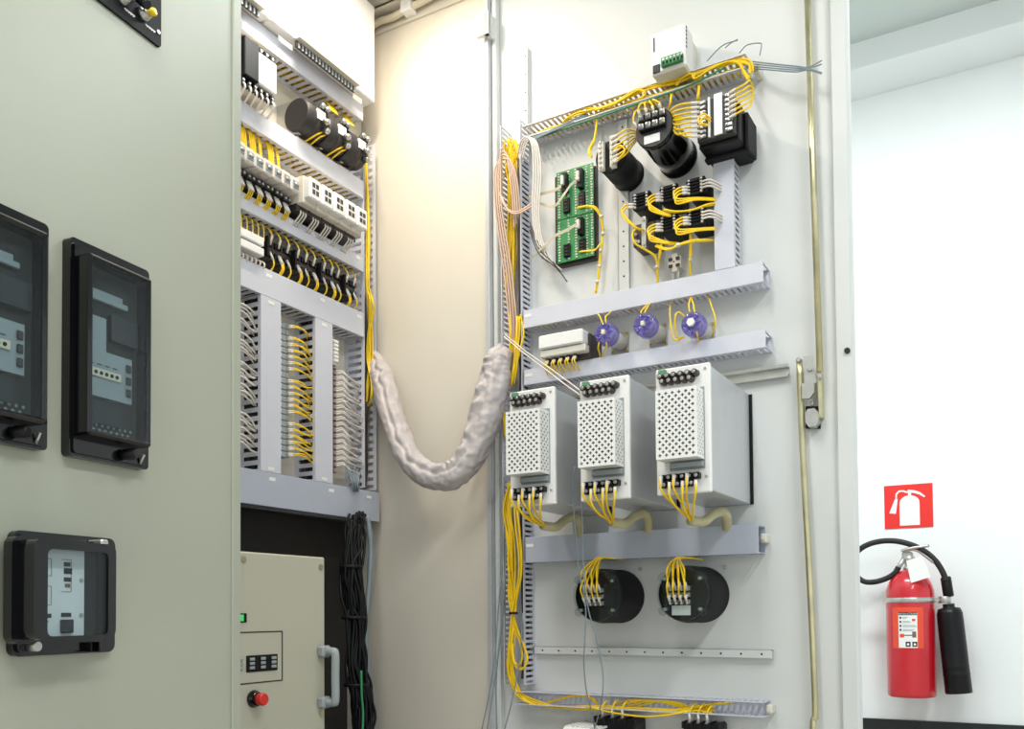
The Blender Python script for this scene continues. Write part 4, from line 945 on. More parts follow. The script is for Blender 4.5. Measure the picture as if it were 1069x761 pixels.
# ================================================================ closed door: windowed relays and switch plate
def L(px, py, off): return FL.at(px, py, off)
def windowed_relay(xr_, z0, z1, w, label, key):
    x0 = xr_ - w
    t = T('windowed_relay', label, 'relay', FL, (x0, 0, z0), 'tall windowed relays on the closed door')
    t.part('base', MB().prism(rrect(x0, xr_, z0, z1, .006), -.014, 0).prism(rrect(x0+.004, xr_-.004, z0+.004, z1-.004, .005), -.017, -.014), 'blackgloss', key=key+'base')
    cx0_, cx1_, c0, c1 = x0+.007, xr_-.019, z0+.026, z1-.022
    fw = .0075; d0, d1_ = -.040, -.015
    fr = MB().box(cx0_, cx0_+fw, d0, d1_, c0, c1, .003).box(cx1_-fw, cx1_, d0, d1_, c0, c1, .003).box(cx0_, cx1_, d0, d1_, c1-fw, c1, .003).box(cx0_, cx1_, d0, d1_, c0, c0+fw, .003)
    t.part('cover_frame', fr, 'blackgloss', key=key+'frame')
    t.part('window', MB().box(cx0_+fw-.001, cx1_-fw+.001, -.038, -.036, c0+fw-.001, c1-fw+.001), 'pane', key=key+'glass')
    a, b_, lo_, hi_ = cx0_+fw, cx1_-fw, c0+fw, c1-fw; W = b_-a; H_ = hi_-lo_
    t.part('chassis', MB().box(a-.002, b_+.002, -.0185, -.0165, lo_-.002, hi_+.002), 'darkint', key=key+'ch')
    t.part('top_rail', MB().box(a, a+W*.78, -.024, -.018, lo_+H_*.80, lo_+H_*.835, .001).box(a, a+W*.7, -.021, -.018, lo_+H_*.835, lo_+H_*.87), 'greyplate', key=key+'tr')
    t.part('dark_module', MB().box(a+W*.45, a+W*.95, -.026, -.018, lo_+H_*.58, lo_+H_*.74, .001), 'darkgrey', key=key+'dm')
    pl = t.part('face_plate', MB().box(a, a+W*.36, -.025, -.018, lo_+H_*.50, lo_+H_*.70).box(a, a+W*.84, -.025, -.018, lo_+H_*.22, lo_+H_*.50), 'greyplate', key=key+'fp')
    st_ = t.part('switch_strip', MB().box(a, a+W*.62, -.0275, -.025, lo_+H_*.335, lo_+H_*.385, .0006), 'ivory', parent=pl, key=key+'ss')
    for i in range(6): t.part('switch_hole', MB().cyl((a+W*(.06+.095*i), -.0275, lo_+H_*.36), (a+W*(.06+.095*i), -.0282, lo_+H_*.36), .0026, n=8), 'black', parent=pl)
    for i in range(4): t.part('printed_mark', MB().box(a+W*(.06+.14*i), a+W*(.14+.14*i), -.0256, -.025, lo_+H_*.41, lo_+H_*.416), 'darkgrey', parent=pl)
    for i in range(3): t.part('button', MB().box(a+W*.72, a+W*.81, -.028, -.025, lo_+H_*(.26+.075*i), lo_+H_*(.31+.075*i), .001), 'terminalbrown', parent=pl)
    t.part('lower_module', MB().box(a, a+W*.7, -.022, -.018, lo_+H_*.06, lo_+H_*.20), 'darkgrey', key=key+'lm')
    vt = MB()
    for i in range(8):
        for j in range(2): vt.cyl((a+W*(.1+.105*i+.05*j), -.0185, lo_+H_*(.025+.03*j)), (a+W*(.1+.105*i+.05*j), -.0195, lo_+H_*(.025+.03*j)), .002, n=6)
    t.part('vent_studs', vt, 'greyplate', key=key+'vt')
    kx = x0 + w*.62
    kb = t.part('knob', MB().lathe((kx,-.016,z0+.014), (.4,-.9,0), [(.006,0), (.0075,.006), (.0075,.018), (.006,.02)], 14), 'black', key=key+'kb')
    t.part('pin', MB().cyl((xr_-.018,-.017,z0+.006), (xr_-.018,-.024,z0+.018), .002, n=8), 'zinc', key=key+'pn')
xa1 = L(152, 385, .008)[0]; xa0 = L(71.5, 360, .012)[0]
za0 = (L(72,477,.012)[2] + L(151,489,.012)[2])/2; za1 = (L(72,247,.012)[2] + L(151,281,.012)[2])/2
windowed_relay(xa1, za0, za1, xa1-xa0, 'tall black windowed relay on the closed door, seen whole', 'wr')
xb1 = L(46.5, 350, .008)[0]
windowed_relay(xb1, za0, za1, xa1-xa0, 'tall black windowed relay cut off by the left picture edge', 'wr')
# square relay
x0 = L(14, 620, .012)[0]; x1 = L(119, 620, .008)[0]; z0 = (L(18,685,.012)[2]+L(117,681,.012)[2])/2; z1 = (L(19,553,.012)[2]+L(114,562,.012)[2])/2
t = T('square_relay', 'square black relay with a rounded window low on the closed door', 'relay', FL, (x0, 0, z0))
t.part('base', MB().prism(rrect(x0, x1, z0, z1, .010), -.010, 0).prism(rrect(x0+.004, x1-.004, z0+.004, z1-.004, .008), -.014, -.010), 'blackgloss')
cxa = L(34, 620, .05)[0]; cxb = L(120, 620, .05)[0]; ca_ = z0 + .020; cb_ = z1 - .012
gx0 = L(48.6, 620, .05)[0]; gx1 = L(112, 620, .05)[0]; gz0 = L(80, 663.5, .05)[2]; gz1 = L(80, 575, .05)[2]
cxb = max(cxb, gx1+.008)
def ring(outer, inner, y0, y1):
    mb = MB(); n = len(outer)
    vs = [(x, y0, z) for x, z in outer] + [(x, y0, z) for x, z in inner] + [(x, y1, z) for x, z in outer] + [(x, y1, z) for x, z in inner]
    fs = []
    for i in range(n):
        j = (i+1) % n
        fs += [(i, j, n+j, n+i), (2*n+i, 3*n+i, 3*n+j, 2*n+j), (i, 2*n+i, 2*n+j, j), (n+i, n+j, 3*n+j, 3*n+i)]
    return mb.add(vs, fs)
t.part('cover_frame', ring(rrect(cxa, cxb, ca_, cb_, .010), rrect(gx0, gx1, gz0, gz1, .007), -.052, -.012), 'blackgloss')
t.part('cover_step', ring(rrect(cxa-.008, cxb+.004, ca_-.005, cb_+.004, .011), rrect(cxa+.004, cxb-.004, ca_+.004, cb_-.004, .008), -.026, -.012), 'blackgloss')
t.part('window', MB().prism(rrect(gx0-.001, gx1+.001, gz0-.001, gz1+.001, .007), -.050, -.048), 'pane')
pl = t.part('face_plate', MB().box(gx0-.006, gx0+(gx1-gx0)*.78, -.032, -.028, gz0-.003, gz1+.003), 'white')
t.part('dark_side', MB().box(gx0+(gx1-gx0)*.78, gx1+.003, -.030, -.016, gz0-.003, gz1+.003), 'darkgrey')
gw, gh = gx1-gx0, gz1-gz0
def mk(x, z, w, h, m): t.part('printed_mark', MB().box(gx0+gw*x, gx0+gw*(x+w), -.0328, -.032, gz0+gh*z, gz0+gh*(z+h)), m, parent=pl)
for a in ((.0,.91,.17,.05,'darkgrey'),(.0,.75,.12,.065,'black'),(.0,.60,.12,.05,'darkgrey'),(.0,.44,.13,.065,'black'),(.0,.21,.24,.05,'darkgrey'),(.02,.16,.18,.018,'greyplate'),(.44,.82,.10,.05,'darkgrey'),(.44,.73,.13,.07,'black'),(.44,.64,.12,.05,'darkgrey'),(.46,.57,.08,.045,'redterm'),(.40,.22,.16,.05,'darkgrey')): mk(*a)
t.part('grey_socket', MB().box(gx0+gw*.38, gx0+gw*.58, -.036, -.032, gz0+gh*.03, gz0+gh*.19, .001), 'darkgrey', parent=pl)
for zz in (.24, .66): t.part('screw', screw(MB(), (gx0+gw*.73, -.032, gz0+gh*zz), .003, .001), 'zinc', parent=pl)
for a, b_ in (((.0,.70),(.24,.90)), ((.0,.36),(.24,.58)), ((.40,.52),(.56,.90))):
    xx0, xx1, q0, q1 = gx0+gw*a[0], gx0+gw*b_[0], gz0+gh*a[1], gz0+gh*b_[1]; e = .0005
    t.part('printed_frame', MB().box(xx0, xx1, -.0325, -.032, q0-e, q0+e).box(xx0, xx1, -.0325, -.032, q1-e, q1+e).box(xx1-e, xx1+e, -.0325, -.032, q0, q1), 'greyplate', parent=pl)
k0 = L(33, 674.5, .016)
t.part('thumb_screw', MB().lathe((k0[0],-.012,k0[2]), (0,-1,0), [(.0065,0), (.0065,.014), (.0055,.015)], 14), 'zinc')
t.part('corner_catch', MB().box(cxb-.012, cxb, -.04, -.014, cb_-.002, cb_+.007, .002), 'zinc')
for px in (93, 101.5): 
    p = L(px, 678, .02); t.part('pin', MB().box(p[0]-.0012, p[0]+.0012, -.024, -.012, z0+.002, z0+.014), 'black')
# switch plate at the top of the closed door
x1, z0 = L(168.3, 30, .004)[0], (L(106.8,0,.004)[2]+L(168,52.3,.004)[2])/2
t = T('switch_plate', 'black switch plate with a yellow push button at the top left', 'switch', FL, (x1-.3, 0, z0))
pl = t.part('plate', MB().prism(rrect(x1-.32, x1, z0, z0+.3, .004), -.004, 0), 'blackmatte')
for px, py, yl_ in ((150, 14.5, 1), (128, -2.5, 0)):
    c = L(px, py, .006)
    co = t.part('switch_collar', MB().lathe((c[0],-.004,c[2]), (0,-1,0), [(.0095,0), (.0095,.005), (.007,.006), (.007,.012)], 16), 'zinc')
    t.part('switch_cap', MB().lathe((c[0],-.004,c[2]), (.25,-.95,.1), [(.0038,.008), (.0055,.014), (.0055,.018), (.004,.020)], 14), 'yellow' if yl_ else 'zinc', parent=co)
    n = 9
    for i in range(n):
        t.part('printed_letter', MB().box(c[0]+.005+i*.0021, c[0]+.0065+i*.0021, -.0046, -.004, c[2]-.0125-.001*(i % 2), c[2]-.0102), 'white', parent=pl)
c = L(147.5, 0, .02); t.part('toggle_lever', MB().lathe((c[0],-.004,c[2]+.012), (.1,-.7,-.55), [(.004,0), (.0055,.010), (.007,.026), (.006,.031)], 12), 'blackgloss')
c = L(167.2, 30.5, .004); c = Vector((x1-.006, 0, z0+.0195)); t.part('screw', screw(MB(), (c[0],-.004,c[2]), .0034, .002), 'zinc', parent=pl)
# ================================================================ fire point on the room wall
q = [FW.at(*p) for p in ((923.2,507.3),(974.2,504.3),(973.8,550.5),(923.4,552))]
x0, x1, z0, z1 = (q[0][0]+q[3][0])/2, (q[1][0]+q[2][0])/2, (q[2][2]+q[3][2])/2, (q[0][2]+q[1][2])/2
t = T('fire_extinguisher_sign', 'square red sign with a white extinguisher pictogram on the wall', 'sign', FW, ((x0+x1)/2, 0, z0))
t.part('sign_board', MB().box(x0, x1, -.003, 0, z0, z1, .0006), 'signred')
W = x1-x0; H_ = z1-z0
def sg(poly): return MB().prism([(x0+a*W, z0+b_*H_) for a, b_ in poly], -.0036, -.003)
body = [(.32,.06),(.73,.06),(.73,.58)] + [(.525+.205*math.cos(a), .58+.17*math.sin(a)) for a in (.35,.7,1.05,1.3)] + [(.525+.205*math.cos(a), .58+.17*math.sin(a)) for a in (1.84,2.1,2.45,2.8)] + [(.32,.58)]
t.part('pictogram', sg(body), 'white', label='white extinguisher body')
t.part('pictogram', sg([(.50,.74),(.56,.74),(.56,.82),(.50,.82)]), 'white')
t.part('pictogram', sg([(.46,.81),(.60,.80),(.72,.76),(.83,.68),(.85,.71),(.74,.81),(.62,.86),(.50,.88)]), 'white', label='white lever')
arc = [(.47,.80),(.40,.84),(.32,.84),(.27,.78),(.265,.68)]; arc2 = [(.235,.68),(.24,.80),(.31,.875),(.41,.875),(.48,.835)]
t.part('pictogram', sg(arc+arc2), 'white', label='white hose')
t.part('pictogram', sg([(.225,.68),(.285,.68),(.24,.34),(.10,.36)]), 'white', label='white horn')
# extinguisher
off = .105
xl_, xr2 = FW.at(925, 660, off)[0], FW.at(977, 660, off)[0]; R_ = (xr2-xl_)/2*.985; xc = (xl_+xr2)/2
zb_ = FW.at(951, 727, off)[2]; zsh = FW.at(951, 622, off)[2]; zn = FW.at(951, 594, off)[2]
t = T('fire_extinguisher', 'red fire extinguisher with black horn hung on the white wall', 'extinguisher', FW, (xc, -off, zb_))
prof = [(R_*.90,0),(R_*.985,.004),(R_,.012),(R_,zsh-zb_)]
hd = zn - zsh
for k in range(1, 9):
    a = k/8*math.pi/2*.93; prof.append((R_*math.cos(a), zsh-zb_+hd*math.sin(a)/math.sin(math.pi/2*.93)))
body = t.part('cylinder', MB().lathe((xc,-off,zb_), (0,0,1), prof, 48), 'red')
zband = FW.at(951, 626.5, off)[2]
t.part('band', MB().lathe((xc,-off,zband-.008), (0,0,1), [(R_+.0012,0),(R_+.002,.001),(R_+.002,.015),(R_+.0012,.016)], 48), 'zinc')
t.part('wall_bracket', MB().box(xc-.02, xc+.02, -off+R_*.6, 0, zb_+.1, zb_+.3, .002).box(xc-.05, xc+.05, -.006, 0, zb_+.06, zb_+.34, .001), 'zinc')
zv = zn
t.part('neck', MB().lathe((xc,-off,zv-.004), (0,0,1), [(.02,0),(.02,.010),(.015,.012),(.015,.028),(.018,.03),(.018,.045),(.010,.05)], 20), 'zinc')
def P_(px, py, o=off): return FW.at(px, py, o)
hl = t.part('handle', MB().tube(spline([P_(944,576,off+.01), P_(950,573.5,off+.012), P_(958,574.5,off+.012), P_(966,580,off+.012), P_(975,587,off+.014)], 5), .006, 8), 'zinc', label='silver lower carrying handle')
t.part('lever', MB().tube(spline([P_(941,575,off+.02), P_(948,573,off+.022), P_(956,571.5,off+.022), P_(970,569.5,off+.02)], 5), .005, 8), 'zinc')
t.part('valve_block', MB().box(xc-.022, xc+.012, -off-.016, -off+.016, zv+.030, zv+.058, .004), 'zinc')
t.part('outlet', MB().cyl(P_(944,583,off+.012), P_(934,598,off+.014), .009, .007, n=12), 'zinc')
hose = [(938,592),(934,598.5),(925,604),(913,607.5),(902,607),(893,600),(890,589),(894,577),(905,569),(920,565),(936,565),(952,569),(966,576),(977,586),(984,597),(987.5,606)]
t.part('hose', MB().tube(spline([P_(a, b_, off+.02-.0006*i) for i, (a, b_) in enumerate(hose)], 6), .0095, 12), 'rubber')
xh = P_(993, 680)[0]; hz0 = P_(996, 723.5)[2]; hz1 = P_(993, 634)[2]; hw = (P_(1011,700)[0]-P_(982.5,700)[0])/2
ht = xh-.004; lean = -.012
t.part('horn_grip', MB().lathe(P_(987,602) , P_(990.5,623)-P_(987,602), [(.0125,0),(.0165,.004),(.0165,.064),(.013,.068)], 16), 'black')
Dh = Vector((.024, 0, -(hz1-hz0))); Lh = Dh.length
t.part('horn', MB().lathe((xh-.004,-off,hz1), Dh, [(.018,-.012),(.018,0),(hw*.84,.004),(hw*.97,.02),(hw*.99,.05),(hw,Lh*.68),(hw*1.02,Lh*.69),(hw,Lh*.70),(hw*1.01,Lh*.77),(hw*1.03,Lh*.78),(hw*1.01,Lh*.79),(hw*1.02,Lh-.004),(hw*1.0,Lh)], 32), 'black')
t.part('horn_clamp', MB().box(xc+R_, xh-.012, -off-.01, -off+.01, zband-.007, zband+.006, .001).lathe((xh-.016,-off,zband-.012), (0,0,1), [(.018,0),(.019,.001),(.019,.022),(.018,.023)], 18), 'zinc')
a = [P_(*p, off+.07) for p in ((946,585.5),(963,580.5),(972,602),(951,608.5))]
tg = MB(); n_ = Vector((0,.0012,0)); tg.add(a + [p_+n_ for p_ in a], [(3,2,1,0),(4,5,6,7),(0,1,5,4),(1,2,6,5),(2,3,7,6),(3,0,4,7)])
t.part('paper_tag', tg, 'white')
# printed label wrapped on the cylinder
def wrap(x0_, x1_, z0_, z1_, r, n=12):
    vs = []; fs = []
    for i in range(n+1):
        s_ = x0_ + (x1_-x0_)*i/n; a_ = s_/R_
        for z_ in (z0_, z1_): vs.append((xc+math.sin(a_)*r, -off-math.cos(a_)*r, z_))
    for i in range(n): fs.append((2*i, 2*i+2, 2*i+3, 2*i+1))
    return MB().add(vs, fs, True)
lx0, lx1 = -R_*.70, R_*.62
lz1 = P_(951, 634)[2]; lz0 = P_(951, 676)[2]
card = t.part('label_sheet', wrap(lx0, lx1, lz0, lz1, R_+.0006), 'orange', parent=body, label='orange-red instruction label')
wx0, wx1 = lx0+.022, lx1-.020
t.part('label_panel', wrap(wx0, wx1, lz0+.002, lz1-.017, R_+.0010), 'white', parent=body)
t.part('label_header', wrap(wx0, wx1, lz1-.026, lz1-.016, R_+.0013), 'black', parent=body)
def text_wrap(txt, cx_, z_, size, m, r, name):
    cu = bpy.data.curves.new(name, 'FONT'); cu.body = txt; cu.size = size; cu.align_x = 'CENTER'; cu.resolution_u = 2
    ob = bpy.data.objects.new(name, cu); COL.objects.link(ob); dg = bpy.context.evaluated_depsgraph_get(); dg.update()
    me = ob.evaluated_get(dg).to_mesh(); mb = MB()
    vs = []
    for v in me.vertices:
        a_ = (cx_+v.co.x)/R_; vs.append((xc+math.sin(a_)*r, -off-math.cos(a_)*r, z_+v.co.y))
    mb.add(vs, [tuple(p_.vertices) for p_ in me.polygons])
    ob.evaluated_get(dg).to_mesh_clear(); bpy.data.objects.remove(ob); bpy.data.curves.remove(cu)
    t.part(name, mb, m, parent=body)
text_wrap('INSTRUCTIONS', (wx0+wx1)/2, lz1-.0242, .0086, 'white', R_+.0018, 'lettering')
for i in range(4):
    zz = lz1-.034-i*.0135
    t.part('printed_mark', wrap(wx0+.004, wx0+.010, zz-.004, zz+.003, R_+.0014, 3), 'darkgrey', parent=body)
    t.part('printed_line', wrap(wx0+.014, wx0+(.030, .036, .052, .050)[i], zz, zz+.002, R_+.0014, 4), 'greyplate', parent=body)
    t.part('printed_line', wrap(wx0+.014, wx0+(.026, .040, .058, .044)[i], zz-.004, zz-.002, R_+.0014, 4), 'greyplate', parent=body)
t.part('printed_mark', wrap(wx1-.016, wx1-.006, lz1-.046, lz1-.038, R_+.0014, 3), 'orange', parent=body)
t.part('printed_picture', wrap(wx0+.004, wx0+.018, lz0+.036, lz0+.048, R_+.0014, 4), 'orange', parent=body)
t.part('printed_picture', wrap(wx0+.018, wx1-.016, lz0+.042, lz0+.045, R_+.0014, 4), 'darkgrey', parent=body)
t.part('printed_picture', wrap(wx1-.016, wx1-.004, lz0+.036, lz0+.056, R_+.0014, 4), 'redterm', parent=body)
for dx in (.022, .042): t.part('printed_symbol', wrap(wx0+dx, wx0+dx+.015, lz0+.006, lz0+.022, R_+.0014, 4), 'black', parent=body)
for dx in (.026, .046): t.part('printed_symbol', wrap(wx0+dx, wx0+dx+.007, lz0+.010, lz0+.017, R_+.0017, 4), 'white', parent=body)
# ================================================================ fabric sleeve between cabinet and door
pa = FC.w(FC.at(390, 372, -.315)); pb = FD.w(FD.at(530, 366, .05))
def ptw(px, py, s):
    r = ray(px, py); y = pa[1] + (pb[1]-pa[1])*s - .10*math.sin(math.pi*s)
    return Vector((r[0]/r[1]*y, y, CAMZ + r[2]/r[1]*y))
pts = [pa, ptw(397,388,.05), ptw(402,405,.12), ptw(409,432,.22), ptw(418,461,.32), ptw(432,485,.42), ptw(452,497.5,.52), ptw(474,495,.62), ptw(491,476,.72), ptw(503,447,.8), ptw(511,418,.87), ptw(517,394,.93), ptw(522,376,.97), pb]
P = spline(pts, 26)
from mathutils import noise
rn = random.Random(3); ph = [rn.uniform(0, 6.28) for _ in range(20)]
def srad(s, t):
    end = min(1, s/.10, (1-s)/.07)
    r = .0285*(.55+.45*max(0, end))*(1 + .25*math.exp(-((s-.75)/.2)**2)) 
    q = Vector((math.cos(t)*1.1, math.sin(t)*1.1, s*20))
    w = .10*noise.noise(q) - .16*abs(noise.noise(q*1.7 + Vector((7,3,1)))) + .05*noise.noise(q*4.1) - .10*abs(noise.noise(Vector((math.cos(t)*2.6, math.sin(t)*2.6, s*7)))) + .09
    dt = (t-SEAM-.3*noise.noise(Vector((s*30, 2, 5)))+math.pi) % (2*math.pi)-math.pi
    w += .26*math.exp(-(dt/.24)**2)*(.55+.45*math.sin(s*105+3*noise.noise(Vector((s*17, 9, 4)))))
    w -= .20*math.exp(-((dt-.42)/.16)**2)
    return r*(1+w)
SEAM = 2.2
# find which angle of the tube's frame faces the inside of the bend, so the ruffled seam runs along the top
def seam_angle():
    T0 = (P[1]-P[0]).normalized(); a = T0.orthogonal().normalized()
    for i in range(len(P)):
        Tn = (P[min(i+1,len(P)-1)]-P[max(i-1,0)]).normalized(); a = (a - Tn*a.dot(Tn)).normalized(); b_ = Tn.cross(a)
        if i == len(P)//2: return math.atan2(Vector((-.25,-.75,.65)).dot(b_), Vector((-.25,-.75,.65)).dot(a)) % (2*math.pi)
SEAM = seam_angle()
t = T('cable_sleeve', 'wrinkled grey fabric cable sleeve sagging between cabinet and open door', 'cable sleeve', F0, P[len(P)//2])
def w2f0(p): return Vector((p[0]*F0.u[0]+p[1]*F0.u[1], p[0]*F0.n[0]+p[1]*F0.n[1], p[2]))
t.part('sleeve', MB().tube([w2f0(p) for p in P], .03, 48, rfun=srad), 'sleeve')
# ================================================================ loose wiring of the hinge-side duct
GY = 'yellow runs in the hinge side duct'
tied('yellow wires rising in the hinge side duct above the fabric sleeve', strands(FD, [(537,372,.045),(537,340,.04),(534,300,.035),(535,250,.03),(534,200,.03),(533,170,.03),(530,150,.03)], 9, .011, 41), [], r=.0020, group=GY)
tied('tangle of yellow wires at the upper end of the hinge side duct', [[FD.at(527+rn.uniform(-2,14), 178+rn.uniform(-8,10), .03), FD.at(529+rn.uniform(-2,12), 162+rn.uniform(-6,8), .035), FD.at(531+rn.uniform(-4,9), 148+rn.uniform(-5,8), .04), FD.at(536+rn.uniform(-8,6), 152+rn.uniform(-6,10), .04), FD.at(534+rn.uniform(-6,6), 172, .03)] for _ in range(10)], [], r=.0017)
tied('yellow wires bending out of the duct toward the hinge-side power module', strands(FD, [(541,330,.05),(542,352,.055),(539,372,.06),(536,388,.06),(535,402,.05)], 7, .010, 42, grow=[.7,1,.9,.8,.5]), [], r=.0021)
tied('yellow wires bowing left past the fabric sleeve end', strands(FD, [(527,366,.06),(521.5,385,.075),(518.5,405,.08),(521,422,.075),(526,436,.06),(528,455,.05)], 3, .003, 43), [], r=.0021)
lo1 = [(532,505,.05),(531,530,.055),(534,560,.06),(536,590,.06),(535.5,620,.06),(536,640,.058),(535,660,.058),(533,690,.055),(535,708,.05),(543,724,.045),(560,734,.04),(590,738,.036),(630,738.5,.036),(668,740,.036),(700,742,.036),(722,740,.034),(745,741,.03)]
tied('long yellow run leaving the hinge side duct and sweeping along the bottom duct', strands(FD, lo1, 11, .0085, 44, grow=[1,1.2,1.5,1.7,1.3,.7,1,1.4,1.3,.9,.7,.6,.6,.6,.6,.8,1]), [(536,640,.058)], r=.0022, tiem='blackmatte', tr=.0105)
tied('second yellow run bulging above the black tape', strands(FD, [(538,530,.05),(541,550,.06),(543,575,.062),(542,600,.06),(538,625,.058),(536.5,642,.058)], 5, .005, 45), [], r=.0022)
tied('yellow loop hanging at the lower end of the hinge side duct', strands(FD, [(537,645,.055),(541,660,.055),(547,675,.06),(550,687,.062),(547,697,.062),(540,697.5,.062),(536,690,.06),(534,675,.056),(536,655,.055)], 3, .0022, 46), [], r=.0022)
tied('second yellow loop crossing the hanging loop', strands(FD, [(538,655,.05),(543,672,.056),(545,685,.06),(542,694,.062),(537,690,.06),(535.5,672,.055)], 2, .002, 47), [], r=.0022)
tied('yellow wires arching over the middle of the bottom duct', strands(FD, [(562,737,.03),(580,731,.03),(600,726.5,.03),(614,727.5,.03),(624,735,.03)], 3, .0022, 48), [], r=.0020)
tied('yellow wires fanning out at the right of the bottom duct', [[FD.at(690+i*3, 742, .03), FD.at(715+i*3, 741-i*1.0, .035), FD.at(738+i*5, 736-i*.6, .03), FD.at(752+i*3, 734, .02)] for i in range(5)] + [[FD.at(640+8*i, 735+i, .03), FD.at(662+8*i, 731+i*.5, .03), FD.at(690+5*i, 733, .03), FD.at(716+3*i, 740, .03)] for i in range(4)], [], r=.0020)
tied('single yellow wire sagging below the bottom duct edge', [[FD.at(612,737,.05), FD.at(640,744,.056), FD.at(672,748,.058), FD.at(700,746,.055), FD.at(720,742,.045)]], [], r=.0021)
# pale and brown loops at the upper duct end
tied('pale grey wires arching out of the upper hinge side duct', [[FD.at(541+i*1.5,160+i*2,.045), FD.at(544+i*2.2,147+i*.4,.06), FD.at(551+i*2.4,143+i*1.0,.065), FD.at(556+i*2.3,155+i*1.2,.065), FD.at(557+i*2.6,185,.06), FD.at(556+i*2.2,220,.055), FD.at(560+i*2,250,.05), FD.at(567+i*3,272,.045), FD.at(577+i*3.2,285-i*1,.03)] for i in range(4)], [], r=.0020, m='wirewhite')
tied('beige wires looping over the left wall of the hinge side duct', [[FD.at(543-i*2,222+i*6,.05), FD.at(540-i*2.2,190,.06), FD.at(534-i*2,170-i*3,.065), FD.at(525-i*.6,166-i*3.4,.065+i*.002), FD.at(516.5+i*2,177+i,.065), FD.at(516.5+i*2.3,205+i*3,.065), FD.at(520+i*2.4,240,.06), FD.at(525+i*2.6,275,.055), FD.at(530+i*2.6,320,.05), FD.at(533+i*2.2,360,.045)] for i in range(4)], [], r=.0023, m='wirebeige')
tied('beige wires crossing the hinge side duct in a shallow sag', [[FD.at(520+i*2,196+i*3,.062), FD.at(525+i*2,211+i*3,.066), FD.at(532+i,220+i*2,.066), FD.at(541,221+i*2,.06), FD.at(556,212+i*3,.05)] for i in range(2)], [], r=.0024, m='wirebeige')
tied('thin dark wires fanning below the green board', [[FD.at(553,232+i*4,.05), FD.at(562,254+i*5,.05), FD.at(575+i*2,270+i*4,.045), FD.at(592-i*2,294-i*3,.035)] for i in range(3)], [], r=.0014, m='terminalbrown')
tied('grey wires slanting from the upper duct toward the top duct', [[FD.at(551,146+i*1.5,.06), FD.at(570,138+i,.055), FD.at(596,126+i*1.5,.05), FD.at(614,117+i*2,.04)] for i in range(3)], [], r=.0016, m='wiregrey')
# top duct wires
tied('yellow wires lying along the open top duct', strands(FD, [(588,134,.03),(592,124,.04),(606,116,.045),(622,114,.045),(640,108,.045),(660,98,.045),(685,90,.045),(710,84,.045),(735,73,.045),(755,65,.045),(772,62,.045),(783,66,.05),(784,76,.05)], 6, .006, 51, grow=[.6,1,1.2,1,.8,.8,.8,.8,1.1,1.3,1,.7,.5]), [], r=.0020)
tied('yellow wires coiled at the right part of the top duct', strands(FD, [(706,88,.045),(715,80,.05),(722,78,.05),(726,84,.05),(740,74,.05),(758,66,.05),(770,67,.05),(776,74,.05),(781,84,.06)], 5, .005, 52), [], r=.0020)
tied('second coil of yellow wires in the middle of the top duct', strands(FD, [(640,110,.045),(655,100,.05),(668,94,.05),(674,97,.05),(668,103,.04)], 3, .003, 53), [], r=.0018)
solo('earth_wire', 'green wire lying along the front edge of the top duct', 'wire', FD, FD.at(560,144,.052), MB().tube(spline([FD.at(*p) for p in ((556,146,.05),(590,134,.05),(620,124,.052),(655,112,.053),(690,100,.053),(720,89,.052),(742,78,.05),(756,71,.045))], 5), .0019, 6), 'wiregreen')
def fill(F, lab, x0, x1, z0, z1, yb, d, vertical=False, n=7, m='yellow', seed=0, r=.0022, side=0):
    rd = random.Random(seed); paths = []
    for i in range(n):
        if vertical:
            xx = (x0+.006+rd.random()*.008) if side == 0 else (x1-.006-rd.random()*.008)
            paths.append([Vector((xx+rd.gauss(0,.0015), yb-.008-rd.random()*(d-.016), z0+(z1-z0)*k/6)) for k in range(7)])
        else:
            paths.append([Vector((x0+.006+(x1-x0-.012)*k/8, yb-.008-rd.random()*(d-.018), z0+.006+rd.random()*.009)) for k in range(9)])
    wires('wire_bundle', lab, F, paths, r=r, m=m, k=3, group='wires packed inside the ducts')
fill(FD, 'yellow wires lying on the lower wall of the open top duct', .105, .605, t1[1], t1[0], 0, DD, n=12, seed=1)
fill(FD, 'yellow wires inside the covered duct above the purple sockets', .105, m1x-.15, m1[1], m1[0], 0, DD, n=8, seed=2)
fill(FD, 'yellow wires inside the covered duct below the purple sockets', .105, m2x-.15, m2[1], m2[0], 0, DD, n=6, seed=3)
fill(FD, 'dark wires against the right wall of the hinge side duct', .040, .0945, .30, 1.5, 0, DD, True, n=9, seed=6, side=1, m='terminalbrown', r=.003)
fill(FD, 'yellow wires inside the short vertical duct under the transformer block', v1[0], v2[0], m1[0]+.004, v1[2]-.004, 0, DD, True, n=6, seed=4, side=1)
for i, (dd, nm, mm) in enumerate(((d1, 'top cabinet duct', 'yellow'), (d2, 'cabinet duct over the relay row', 'yellow'), (d3, 'cabinet duct over the middle terminal row', 'terminalbrown'), (d4, 'wide cabinet duct', 'terminalbrown'))):
    fill(FC, ('yellow' if mm == 'yellow' else 'dark') + ' wires inside the ' + nm, -.7, xr-.004, dd[1], dd[0], ZP, DF, n=9, m=mm, seed=10+i, r=.003)
for i, (vv, nm) in enumerate(((va, 'left'), (vb, 'right'))):
    fill(FC, 'dark wires inside the %s covered vertical cabinet duct' % nm, vv[0], vv[1], vz[0]+.004, vz[1]-.004, ZP, DF, True, n=12, m='terminalbrown', seed=20+i, r=.0035)
tied('thick yellow drop between the two black cylinders and the top duct', strands(FD, [(700,92,.03),(701,100,.05),(700,108,.05),(697,116,.03)], 3, .0022, 54), [], r=.0020)
